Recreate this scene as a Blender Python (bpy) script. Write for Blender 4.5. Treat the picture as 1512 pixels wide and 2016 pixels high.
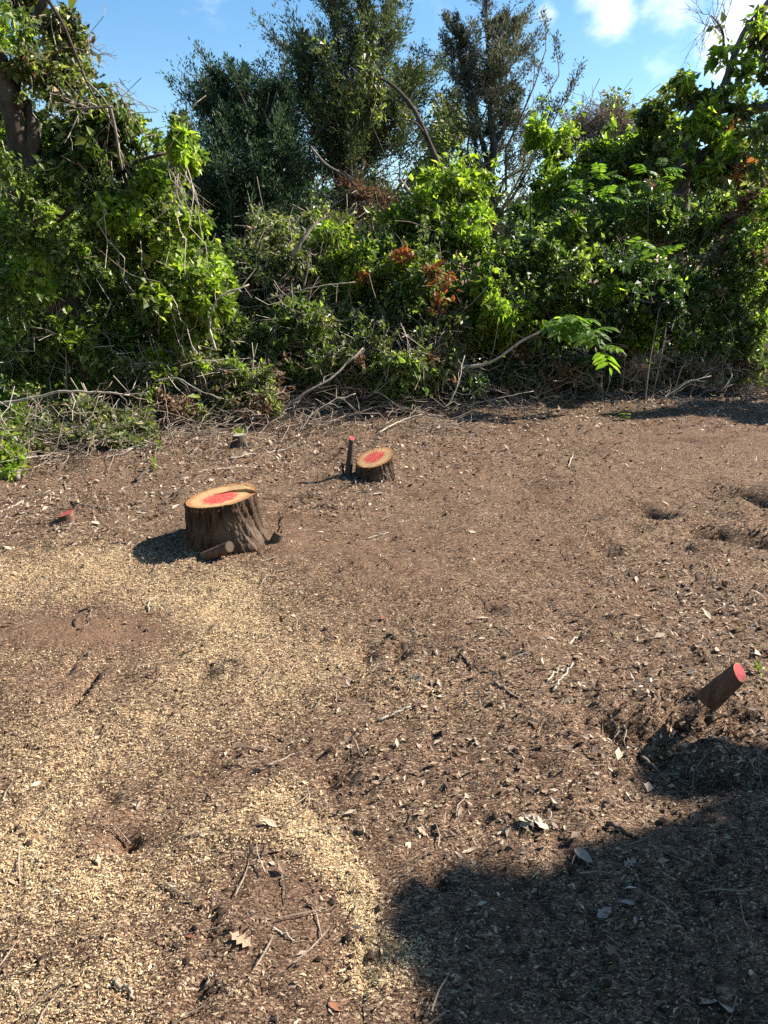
import bpy, math, random
import numpy as np

for o in list(bpy.data.objects):
    bpy.data.objects.remove(o)
random.seed(11)
rng = np.random.default_rng(11)
SC = bpy.context.scene
COL = SC.collection

# ------------------------------------------------------------------ camera, sky, sun, exposure
CAM_H, PITCH, FPX = 1.65, math.radians(19.0), 1450.0
cam_d = bpy.data.cameras.new('camera')
cam = bpy.data.objects.new('camera', cam_d)
COL.objects.link(cam)
cam.location = (0, 0, CAM_H)
cam.rotation_euler = (math.radians(90) - PITCH, 0, 0)
cam_d.sensor_fit = 'VERTICAL'
cam_d.sensor_height = 36.0
cam_d.lens = FPX / 2016 * 36.0
cam_d.clip_start, cam_d.clip_end = 0.05, 2000
SC.camera = cam

SUN_EL, SUN_AZ = math.radians(38), math.radians(19)          # azimuth measured from +x towards +y
SUN = np.array([math.cos(SUN_EL) * math.cos(SUN_AZ), math.cos(SUN_EL) * math.sin(SUN_AZ), math.sin(SUN_EL)])
sun_d = bpy.data.lights.new('sun', 'SUN')
sun_d.energy, sun_d.angle, sun_d.color = 5.0, math.radians(0.53), (1.0, 0.93, 0.82)
sun = bpy.data.objects.new('sun', sun_d)
COL.objects.link(sun)
from mathutils import Vector
sun.rotation_euler = Vector(SUN).to_track_quat('Z', 'Y').to_euler()
sun.location = (8, 4, 12)

SC.view_settings.view_transform = 'Standard'
SC.view_settings.look = 'None'
SC.view_settings.gamma = 1.0
SC.view_settings.use_curve_mapping = False
SC.view_settings.exposure = 1.35
SC.render.engine = 'CYCLES'
SC.cycles.max_bounces = 5
SC.cycles.transmission_bounces = 3
SC.cycles.diffuse_bounces = 2
SC.cycles.glossy_bounces = 2
SC.cycles.use_denoising = False


def ray(px, py):
    u, v = (px - 756) / FPX, (1008 - py) / FPX
    return np.array([u, math.cos(PITCH) + v * math.sin(PITCH), -math.sin(PITCH) + v * math.cos(PITCH)])


def at(px, py, Y):
    d = ray(px, py)
    return np.array([0, 0, CAM_H]) + d * (Y / d[1])


def scale_at(px, py, Y):
    return Y / ray(px, py)[1] / FPX          # metres per photo pixel


world = bpy.data.worlds.new('World')
SC.world = world
world.use_nodes = True
nt = world.node_tree
nt.nodes.clear()
N = nt.nodes.new


def wl(a, b):
    nt.links.new(a, b)


sky = N('ShaderNodeTexSky')
sky.sky_type = 'NISHITA'
sky.sun_disc = False
sky.sun_elevation = SUN_EL
sky.sun_rotation = math.atan2(SUN[0], SUN[1])
sky.air_density, sky.dust_density, sky.ozone_density = 1.0, 0.3, 1.5
hsv = N('ShaderNodeHueSaturation')
hsv.inputs['Saturation'].default_value = 1.27
hsv.inputs['Hue'].default_value = 0.497
wl(sky.outputs[0], hsv.inputs['Color'])
tc = N('ShaderNodeTexCoord')
mp = N('ShaderNodeMapping')
mp.inputs['Scale'].default_value = (1.0, 1.0, 1.7)
wl(tc.outputs['Generated'], mp.inputs['Vector'])
nz = N('ShaderNodeTexNoise')
nz.inputs['Scale'].default_value = 9.0
nz.inputs['Detail'].default_value = 6.0
nz.inputs['Roughness'].default_value = 0.6
wl(mp.outputs[0], nz.inputs['Vector'])


def cloud_blob(px, py, inner, outer, gain):
    d = ray(px, py)
    d = d / np.linalg.norm(d)
    dist = N('ShaderNodeVectorMath')
    dist.operation = 'DISTANCE'
    wl(tc.outputs['Generated'], dist.inputs[0])
    dist.inputs[1].default_value = d
    mr = N('ShaderNodeMapRange')
    mr.interpolation_type = 'SMOOTHSTEP'
    mr.inputs[1].default_value, mr.inputs[2].default_value = inner, outer
    mr.inputs[3].default_value, mr.inputs[4].default_value = gain, 0.0
    wl(dist.outputs['Value'], mr.inputs[0])
    return mr.outputs[0]


acc = None
for b in [(1205, 25, .0, .06, .42), (1170, -10, .0, .05, .36), (1320, -5, .0, .07, .40), (1080, 30, .0, .026, .26), (1450, 95, .0, .08, .40), (1530, 40, .0, .12, .36),
          (1310, 105, .0, .06, .17), (325, 160, .0, .03, .10)]:
    s = cloud_blob(*b)
    if acc is None:
        acc = s
    else:
        m = N('ShaderNodeMath')
        m.operation = 'MAXIMUM'
        wl(acc, m.inputs[0])
        wl(s, m.inputs[1])
        acc = m.outputs[0]
ad = N('ShaderNodeMath')
ad.operation = 'ADD'
wl(nz.outputs['Fac'], ad.inputs[0])
wl(acc, ad.inputs[1])
cr = N('ShaderNodeMapRange')
cr.interpolation_type = 'SMOOTHSTEP'
cr.inputs[1].default_value, cr.inputs[2].default_value = 0.58, 1.02
cr.inputs[3].default_value, cr.inputs[4].default_value = 0.0, 0.92
wl(ad.outputs[0], cr.inputs[0])
mx = N('ShaderNodeMix')
mx.data_type = 'RGBA'
wl(cr.outputs[0], mx.inputs['Factor'])
wl(hsv.outputs[0], mx.inputs['A'])
mx.inputs['B'].default_value = (8.6, 9.0, 9.8, 1)
bg = N('ShaderNodeBackground')
bg.inputs['Strength'].default_value = 0.078
wl(mx.outputs['Result'], bg.inputs['Color'])
wo = N('ShaderNodeOutputWorld')
wl(bg.outputs[0], wo.inputs['Surface'])

# ------------------------------------------------------------------ noise
T2 = rng.random((256, 256))
T3 = rng.random((64, 64, 64))


def vn2(x, y, s=0):
    x = x + s * 17.3
    y = y + s * 9.1
    xi, yi = np.floor(x).astype(int), np.floor(y).astype(int)
    fx, fy = x - xi, y - yi
    fx, fy = fx * fx * (3 - 2 * fx), fy * fy * (3 - 2 * fy)
    a, b = T2[xi & 255, yi & 255], T2[(xi + 1) & 255, yi & 255]
    c, d = T2[xi & 255, (yi + 1) & 255], T2[(xi + 1) & 255, (yi + 1) & 255]
    return (a * (1 - fx) + b * fx) * (1 - fy) + (c * (1 - fx) + d * fx) * fy


def fbm2(x, y, o=4, s=0):
    r, a, t = 0, 1, 0
    for k in range(o):
        r = r + a * vn2(x * 2 ** k, y * 2 ** k, s + k * 3)
        t += a
        a *= .5
    return r / t


def vn3(p, s=0):
    p = p + s * 7.7
    i = np.floor(p).astype(int)
    f = p - i
    f = f * f * (3 - 2 * f)
    r = 0
    for dx in (0, 1):
        for dy in (0, 1):
            for dz in (0, 1):
                w = (f[:, 0] if dx else 1 - f[:, 0]) * (f[:, 1] if dy else 1 - f[:, 1]) * (f[:, 2] if dz else 1 - f[:, 2])
                r = r + w * T3[(i[:, 0] + dx) & 63, (i[:, 1] + dy) & 63, (i[:, 2] + dz) & 63]
    return r


# ------------------------------------------------------------------ ground shape and where the sawdust lies
def g0(px, py):
    d = ray(px, py)
    t = CAM_H / -d[2]
    return np.array([d[0] * t, d[1] * t])


def gauss_sum(x, y, items):
    r = np.zeros_like(x)
    for (cx, cy, sx, sy, a) in items:
        r = r + a * np.exp(-((x - cx) / sx) ** 2 - ((y - cy) / sy) ** 2)
    return r


def spots(lst):
    out = []
    for (px, py, rx, ry, a) in lst:
        c = g0(px, py)
        k = CAM_H / -ray(px, py)[2] / FPX
        dy = abs(g0(px, py - ry)[1] - g0(px, py + ry)[1]) / 2
        out.append((c[0], c[1], rx * k, dy, a))
    return out


PITS = spots([(1440, 972, 60, 11, -.13), (1500, 985, 45, 13, -.13), (1290, 1010, 40, 9, -.1), (1480, 1065, 55, 14, -.15),
              (1390, 1050, 40, 8, -.1), (1410, 1085, 60, 14, .05), (1460, 1000, 60, 14, .04), (1195, 1090, 30, 10, -.04), (1250, 1040, 30, 8, -.04), (1330, 1432, 34, 14, -.05), (1310, 1455, 28, 12, -.045),
              (1445, 1430, 32, 14, -.03), (1230, 1455, 36, 16, -.06), (1290, 1500, 60, 16, -.05), (1420, 1545, 120, 18, -.06),
              (1395, 1490, 90, 20, .03), (1380, 1400, 70, 24, .02), (1270, 1425, 60, 14, .03),
              (410, 1830, 14, 50, -.022), (385, 1960, 26, 45, -.02), (735, 1880, 40, 22, -.03), (700, 1760, 26, 60, .008), (610, 1645, 80, 40, .01),
              (400, 1320, 30, 16, -.05), (170, 1340, 8, 36, -.05), (140, 1300, 10, 25, -.03), (245, 1640, 30, 20, -.04), (205, 1560, 24, 20, -.03),
              (660, 1530, 40, 20, -.035), (1120, 1250, 40, 20, -.03), (900, 1480, 50, 25, -.02), (870, 1735, 24, 14, -.035),
              (720, 1290, 22, 14, -.04), (785, 1290, 18, 10, -.04), (960, 1200, 30, 10, -.03), (690, 1490, 60, 12, -.03), (1330, 995, 18, 6, -.03),
              (615, 985, 40, 14, .03), (437, 1045, 130, 60, .035), (739, 930, 70, 30, .03), (505, 1080, 45, 12, .04), (570, 1080, 30, 14, .03)])
SAW = spots([(430, 1235, 95, 60, 1.1), (330, 1150, 150, 45, .8), (600, 1320, 120, 70, .6), (120, 1120, 200, 50, .75), (90, 1285, 120, 24, .35), (290, 1400, 190, 60, .55),
             (40, 1640, 90, 70, .8), (100, 1760, 130, 90, .8), (260, 1720, 130, 70, .45), (60, 1960, 160, 80, .6), (250, 1930, 120, 90, .4), (545, 1565, 50, 30, 1.2),
             (600, 1630, 50, 34, 1.0), (650, 1690, 45, 40, 1.3), (700, 1745, 28, 40, 1.7), (725, 1790, 24, 32, 1.7), (735, 1875, 65, 38, 1.5), (700, 1930, 70, 24, .9), (790, 1880, 50, 20, .9),
             (420, 1620, 130, 70, .35), (150, 1480, 200, 80, .45), (830, 1370, 120, 50, .28), (560, 1185, 120, 40, .3), (770, 1930, 40, 20, .4)])
BARE = spots([(620, 1060, 120, 40, .9), (880, 1080, 170, 45, .5), (1330, 1210, 120, 18, .8), (1400, 840, 200, 30, .7), (1280, 1160, 70, 14, .6), (800, 1130, 90, 30, .5), (560, 1760, 90, 70, .8), (640, 1900, 40, 90, .7),
              (230, 1640, 100, 40, .6), (150, 1235, 170, 34, 1.3), (1000, 960, 200, 30, .4), (330, 1950, 60, 60, .4), (310, 1245, 60, 18, .6)])
ROUGH = spots([(1330, 1450, 190, 90, 1.3), (1420, 1030, 160, 60, .8), (1250, 1750, 350, 200, .5), (700, 1500, 90, 60, .4), (400, 1900, 60, 120, .5), (735, 1880, 70, 50, .5)])


def sawdust(x, y):
    s = gauss_sum(x, y, SAW) * (0.25 + 1.5 * fbm2(x * 3.1, y * 3.1, 4, 5) ** 1.3)
    return np.clip(s, 0, 1.2)


def bare(x, y):
    return np.clip(gauss_sum(x, y, BARE) * (.5 + fbm2(x * 4, y * 4, 3, 9)), 0, 1)


def ground_h(x, y):
    x = np.asarray(x, float)
    y = np.asarray(y, float)
    far = np.clip((y - 30) / 60, 0, 1)
    h = (fbm2(x * .4, y * .4, 3, 1) - .5) * .12 * (1 - far)
    h = h + (fbm2(x * 2.3, y * 2.3, 3, 2) - .5) * .055
    q = .62 + gauss_sum(x, y, ROUGH) - .3 * bare(x, y)
    h = h + (fbm2(x * 8, y * 8, 3, 3) - .5) * .045 * q
    r = 1 - np.abs(2 * fbm2(x * 22, y * 22, 3, 4) - 1)
    h = h + (r - .7) * .034 * q
    n = .6 + .8 * fbm2(x * 7, y * 7, 2, 12)
    h = h + 1.3 * gauss_sum(x, y, PITS) * n
    return h


def gp(px, py):
    """the point of the ground seen at this place"""
    d = ray(px, py)
    z = 0.0
    for _ in range(4):
        t = (CAM_H - z) / -d[2]
        z = float(ground_h(d[0] * t, d[1] * t))
    return np.array([d[0] * t, d[1] * t, z])


# ------------------------------------------------------------------ mesh building
class MB:
    def __init__(self):
        self.v, self.f3, self.f4, self.n = [], [], [], 0

    def add(self, v, f3=None, f4=None):
        v = np.asarray(v, float).reshape(-1, 3)
        if f3 is not None and len(f3):
            self.f3.append(np.asarray(f3, int) + self.n)
        if f4 is not None and len(f4):
            self.f4.append(np.asarray(f4, int) + self.n)
        self.v.append(v)
        self.n += len(v)

    def mesh(self, name, off=(0, 0, 0), smooth=False):
        me = bpy.data.meshes.new(name)
        if not self.v:
            return me
        V = np.concatenate(self.v) - np.asarray(off, float)
        F3 = np.concatenate(self.f3) if self.f3 else np.zeros((0, 3), int)
        F4 = np.concatenate(self.f4) if self.f4 else np.zeros((0, 4), int)
        n3, n4 = len(F3), len(F4)
        me.vertices.add(len(V))
        me.vertices.foreach_set('co', V.astype(np.float32).ravel())
        me.loops.add(n3 * 3 + n4 * 4)
        me.loops.foreach_set('vertex_index', np.concatenate([F3.ravel(), F4.ravel()]).astype(np.int32))
        me.polygons.add(n3 + n4)
        st = np.concatenate([np.arange(n3) * 3, n3 * 3 + np.arange(n4) * 4]).astype(np.int32)
        me.polygons.foreach_set('loop_start', st)
        me.polygons.foreach_set('use_smooth', np.full(n3 + n4, smooth))
        me.update(calc_edges=True)
        me.validate()
        return me

    def build(self, name, mat, parent=None, loc=None, smooth=False, kind=None):
        """link everything collected here as ONE mesh object; with a parent the vertices become relative to it"""
        off = np.array(parent.location) if parent is not None and loc is None else (np.array(loc) if loc is not None else np.zeros(3))
        if parent is not None and parent.parent is not None and loc is None:
            off = np.array(parent.location) + np.array(parent.parent.location)
        me = self.mesh(name, off, smooth)
        me.materials.append(mat)
        o = bpy.data.objects.new(name, me)
        COL.objects.link(o)
        if parent is not None:
            o.parent = parent
        elif loc is not None:
            o.location = loc
        if kind:
            o['kind'] = kind
        return o


def nrm(a):
    return a / np.maximum(np.linalg.norm(a, axis=-1, keepdims=True), 1e-9)


def tube(mb, pts, rad, sides=6, cap=True, rough=0.0, s=0):
    pts = np.asarray(pts, float)
    n = len(pts)
    rad = np.broadcast_to(np.asarray(rad, float), (n,)) if np.ndim(rad) else np.full(n, rad)
    t = nrm(np.gradient(pts, axis=0))
    ref = np.array([0, 0, 1.0]) if abs(t[:, 2]).mean() < .8 else np.array([1.0, 0, 0])
    a = nrm(np.cross(t, ref))
    b = np.cross(t, a)
    th = np.arange(sides) * 2 * math.pi / sides
    R = np.repeat(rad[:, None], sides, 1)
    if rough:
        ln = np.concatenate([[0], np.cumsum(np.linalg.norm(np.diff(pts, axis=0), axis=1))])
        q = np.abs(fbm2(np.cos(th)[None] * 3 + 5 + 0 * ln[:, None], np.sin(th)[None] * 3 + ln[:, None] * 3.0, 3, s) - .5) * 2
        R = R * (1 + rough * (q - .4))
    ring = pts[:, None] + R[..., None] * (np.cos(th)[None, :, None] * a[:, None] + np.sin(th)[None, :, None] * b[:, None])
    V = ring.reshape(-1, 3)
    i = np.arange(n - 1)[:, None] * sides
    j = np.arange(sides)[None]
    k = (j + 1) % sides
    q = np.stack([i + j, i + k, i + sides + k, i + sides + j], -1).reshape(-1, 4)
    f3 = None
    if cap:
        V = np.concatenate([V, pts[:1], pts[-1:]])
        c0, c1 = n * sides, n * sides + 1
        jj = np.arange(sides)
        kk = (jj + 1) % sides
        f3 = np.concatenate([np.stack([np.full(sides, c0), kk, jj], 1), np.stack([np.full(sides, c1), (n - 1) * sides + jj, (n - 1) * sides + kk], 1)])
    mb.add(V, f3, q)


def path(p0, p1, n=6, wob=.06, sag=0.0):
    p0, p1 = np.asarray(p0, float), np.asarray(p1, float)
    t = np.linspace(0, 1, n)[:, None]
    L = np.linalg.norm(p1 - p0)
    w = rng.normal(0, 1, (n, 3)) * wob * L
    w[0] = 0
    w[-1] *= .3
    p = p0 + (p1 - p0) * t + w * np.sin(np.pi * np.clip(t, 0, .8))
    p[:, 2] += sag * L * 4 * (t * (1 - t))[:, 0]
    return p


def smooth_path(pts, k=4):
    """Catmull-Rom through the given points"""
    P = np.asarray(pts, float)
    P = np.concatenate([2 * P[:1] - P[1:2], P, 2 * P[-1:] - P[-2:-1]])
    out = []
    for i in range(1, len(P) - 2):
        for t in np.linspace(0, 1, k, endpoint=False):
            a, b, c, d = P[i - 1], P[i], P[i + 1], P[i + 2]
            out.append(.5 * (2 * b + (c - a) * t + (2 * a - 5 * b + 4 * c - d) * t * t + (3 * b - a - 3 * c + d) * t ** 3))
    out.append(P[-2])
    return np.array(out)


def leaves(mb, P, D, U, L, W, fold=.25, curl=.15):
    """folded kite-shaped leaves: base P, axis D, rough normal U, length L, half width W*L"""
    n = len(P)
    D = nrm(D)
    S = nrm(np.cross(D, U))
    Un = np.cross(S, D)
    L = L[:, None]
    W = (W if np.ndim(W) else np.full(n, W))[:, None]
    tip = P + D * L - Un * L * curl
    mid = P + D * L * .42
    l = mid + S * L * W + Un * L * W * fold
    r = mid - S * L * W + Un * L * W * fold
    V = np.stack([P, r, tip, l], 1).reshape(-1, 3)
    i = np.arange(n) * 4
    mb.add(V, np.concatenate([np.stack([i, i + 1, i + 2], 1), np.stack([i, i + 2, i + 3], 1)]))


def big_leaf(mb, P, D, U, L, W, fold=.2, curl=.2):
    """one leaf of six faces with a pointed tip"""
    D = D / np.linalg.norm(D)
    S = np.cross(D, U)
    S /= np.linalg.norm(S) + 1e-9
    Un = np.cross(S, D)

    def q(t, w):
        return P + D * L * t + S * L * w + Un * (abs(w) * L * fold - curl * L * t * t)
    V = [q(0, 0), q(.5, 0), q(1, 0), q(.22, W * .8), q(.55, W), q(.82, W * .5), q(.22, -W * .8), q(.55, -W), q(.82, -W * .5)]
    F = [(0, 1, 3), (3, 1, 4), (4, 1, 5), (5, 1, 2), (0, 6, 1), (6, 7, 1), (7, 8, 1), (8, 2, 1)]
    mb.add(V, F)


# ------------------------------------------------------------------ naming
def tag(o, label, cat, group=None, kind=None):
    if label:
        o['label'] = label
    if cat:
        o['category'] = cat
    if group:
        o['group'] = group
    if kind:
        o['kind'] = kind
    return o


def thing(name, label, cat, loc, group=None):
    o = bpy.data.objects.new(name, None)
    COL.objects.link(o)
    o.empty_display_size = .2
    o.location = tuple(float(c) for c in loc)
    return tag(o, label, cat, group)


# ------------------------------------------------------------------ materials
def mat(name):
    m = bpy.data.materials.new(name)
    m.use_nodes = True
    m.node_tree.nodes.clear()
    return m, m.node_tree


class NT:
    def __init__(self, name):
        self.m, self.t = mat(name)

    def n(self, typ, **kw):
        x = self.t.nodes.new('ShaderNode' + typ)
        for k, v in kw.items():
            setattr(x, k, v)
        return x

    def l(self, a, b):
        self.t.links.new(a, b)

    def coord(self, which='Object', scale=(1, 1, 1)):
        c = self.n('TexCoord')
        mp = self.n('Mapping')
        mp.inputs['Scale'].default_value = scale
        self.l(c.outputs[which], mp.inputs['Vector'])
        return mp.outputs[0]

    def noise(self, vec, scale, detail=4, rough=.55):
        x = self.n('TexNoise')
        x.inputs['Scale'].default_value = scale
        x.inputs['Detail'].default_value = detail
        x.inputs['Roughness'].default_value = rough
        if vec is not None:
            self.l(vec, x.inputs['Vector'])
        return x.outputs['Fac']

    def ramp(self, fac, stops, interp='LINEAR'):
        r = self.n('ValToRGB')
        r.color_ramp.interpolation = interp
        e = r.color_ramp.elements
        while len(e) < len(stops):
            e.new(.5)
        for k, (p, c) in enumerate(stops):
            e[k].position = p
            e[k].color = (*c, 1) if len(c) == 3 else c
        self.l(fac, r.inputs[0])
        return r.outputs[0]

    def mix(self, fac, a, b, blend='MIX'):
        x = self.n('Mix', data_type='RGBA', blend_type=blend)
        for k, v in (('Factor', fac), ('A', a), ('B', b)):
            if hasattr(v, 'links') or hasattr(v, 'is_linked'):
                self.l(v, x.inputs[k])
            elif k == 'Factor':
                x.inputs[k].default_value = v
            else:
                x.inputs[k].default_value = (*v, 1)
        return x.outputs['Result']

    def math(self, op, a, b=None, clamp=False):
        x = self.n('Math', operation=op, use_clamp=clamp)
        for k, v in ((0, a), (1, b)):
            if v is None:
                continue
            if hasattr(v, 'is_linked'):
                self.l(v, x.inputs[k])
            else:
                x.inputs[k].default_value = v
        return x.outputs[0]

    def rng(self, v, a, b, c=0., d=1., smooth=True):
        x = self.n('MapRange', interpolation_type='SMOOTHSTEP' if smooth else 'LINEAR')
        for k, q in ((1, a), (2, b), (3, c), (4, d)):
            x.inputs[k].default_value = q
        self.l(v, x.inputs[0])
        return x.outputs[0]

    def bump(self, h, strength=.5, dist=.01):
        b = self.n('Bump')
        b.inputs['Strength'].default_value = strength
        b.inputs['Distance'].default_value = dist
        self.l(h, b.inputs['Height'])
        return b.outputs[0]

    def done(self, color, rough=.85, spec=.2, normal=None):
        p = self.n('BsdfPrincipled')
        if hasattr(color, 'is_linked'):
            self.l(color, p.inputs['Base Color'])
        else:
            p.inputs['Base Color'].default_value = (*color, 1)
        p.inputs['Roughness'].default_value = rough
        p.inputs['Specular IOR Level'].default_value = spec
        if normal is not None:
            self.l(normal, p.inputs['Normal'])
        o = self.n('OutputMaterial')
        self.l(p.outputs[0], o.inputs['Surface'])
        self.p = p
        return self.m


def leafmat(name, stops, trans=.4, tcol=(1.5, 1.7, .7), rough=.42, spec=.45):
    k = NT(name)
    g = k.n('NewGeometry')
    c = k.ramp(g.outputs['Random Per Island'], stops)
    nz_ = k.noise(k.coord('Object'), 1.6, 2)
    v = k.rng(nz_, .35, .65, .72, 1.25)
    cm = k.n('VectorMath', operation='SCALE')
    k.l(c, cm.inputs[0])
    k.l(v, cm.inputs['Scale'])
    p = k.n('BsdfPrincipled')
    k.l(cm.outputs[0], p.inputs['Base Color'])
    p.inputs['Roughness'].default_value = rough
    p.inputs['Specular IOR Level'].default_value = spec
    t = k.n('BsdfTranslucent')
    tm = k.n('VectorMath', operation='MULTIPLY')
    k.l(cm.outputs[0], tm.inputs[0])
    tm.inputs[1].default_value = tuple(q * 1.25 for q in tcol)
    k.l(tm.outputs[0], t.inputs['Color'])
    ms = k.n('MixShader')
    ms.inputs[0].default_value = trans
    k.l(p.outputs[0], ms.inputs[1])
    k.l(t.outputs[0], ms.inputs[2])
    o = k.n('OutputMaterial')
    k.l(ms.outputs[0], o.inputs['Surface'])
    return k.m


M = {}
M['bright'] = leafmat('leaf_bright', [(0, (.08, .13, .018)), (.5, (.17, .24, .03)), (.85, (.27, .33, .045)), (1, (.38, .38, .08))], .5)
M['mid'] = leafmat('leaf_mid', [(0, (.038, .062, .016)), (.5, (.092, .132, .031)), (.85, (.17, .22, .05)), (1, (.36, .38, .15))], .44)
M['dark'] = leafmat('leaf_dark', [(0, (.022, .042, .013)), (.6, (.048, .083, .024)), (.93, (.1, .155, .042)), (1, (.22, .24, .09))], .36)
M['olive'] = leafmat('leaf_olive', [(0, (.042, .054, .018)), (.5, (.098, .12, .037)), (.82, (.18, .2, .07)), (1, (.34, .3, .15))], .42)
M['cedar'] = leafmat('leaf_cedar', [(0, (.045, .062, .026)), (.5, (.085, .112, .048)), (.9, (.13, .155, .072)), (1, (.2, .165, .1))], .22, (1.3, 1.4, .7), .6, .25)
M['cedar_blue'] = leafmat('leaf_cedar_blue', [(0, (.028, .052, .026)), (.5, (.052, .088, .044)), (.9, (.085, .125, .066)), (1, (.12, .13, .08))], .2, (1.2, 1.4, .8), .6, .25)
M['cedar_grey'] = leafmat('leaf_cedar_grey', [(0, (.07, .078, .052)), (.5, (.12, .13, .09)), (.9, (.18, .18, .13)), (1, (.25, .2, .16))], .2, (1.2, 1.2, .8), .65, .2)
M['dead'] = leafmat('leaf_dead', [(0, (.075, .044, .027)), (.5, (.16, .1, .06)), (1, (.34, .24, .15))], .25, (1.3, 1, .7), .7, .15)
M['orange'] = leafmat('leaf_orange', [(0, (.13, .055, .025)), (.6, (.24, .1, .036)), (1, (.36, .2, .08))], .3, (1.5, 1, .5), .55, .25)
M['litter'] = leafmat('leaf_litter', [(0, (.08, .045, .03)), (.35, (.17, .11, .075)), (.7, (.34, .25, .18)), (1, (.56, .47, .36))], .12, (1.2, 1, .7), .65, .25)
M['big_leaf_green'] = leafmat('leaf_pinnate', [(0, (.09, .17, .03)), (.6, (.15, .25, .04)), (1, (.24, .34, .07))], .5, (1.5, 1.6, .6), .5, .3)


def barkmat(name, a, b, scale=18, stretch=.2, strength=.7, grey=None):
    k = NT(name)
    v = k.coord('Object', (1, 1, stretch))
    f = k.noise(v, scale, 6, .62)
    f2 = k.noise(k.coord('Object'), 3.0, 3)
    c = k.ramp(f, [(.32, a), (.68, b)])
    if grey:
        c = k.mix(k.rng(f2, .5, .68), c, grey)
    fine = k.noise(k.coord('Object', (1, 1, .4)), scale * 5, 3)
    h = k.math('ADD', f, k.math('MULTIPLY', fine, .3))
    return k.done(c, .9, .15, k.bump(h, strength, .02))


M['bark'] = barkmat('bark_dark', (.045, .033, .025), (.12, .092, .07), grey=(.12, .105, .088))
M['bark_grey'] = barkmat('bark_grey', (.06, .05, .042), (.25, .22, .19), 11, .3, 1.0)
M['bark_pale'] = barkmat('bark_pale', (.15, .12, .095), (.34, .28, .23), 30)
M['bark_stump'] = barkmat('bark_stump', (.024, .014, .009), (.125, .078, .052), 34, .2, 1.0, (.15, .105, .075))
M['bark_red'] = barkmat('bark_stub', (.06, .035, .025), (.17, .1, .07), 30, .15, .6)
M['twig'] = barkmat('twig_brown', (.14, .105, .078), (.36, .285, .22), 22, .5, .3)
M['twig_pale'] = barkmat('twig_pale', (.28, .24, .19), (.5, .44, .36), 22, .5, .3)
M['twig_dark'] = barkmat('twig_dark', (.05, .036, .027), (.14, .1, .075), 22, .5, .3)


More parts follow.
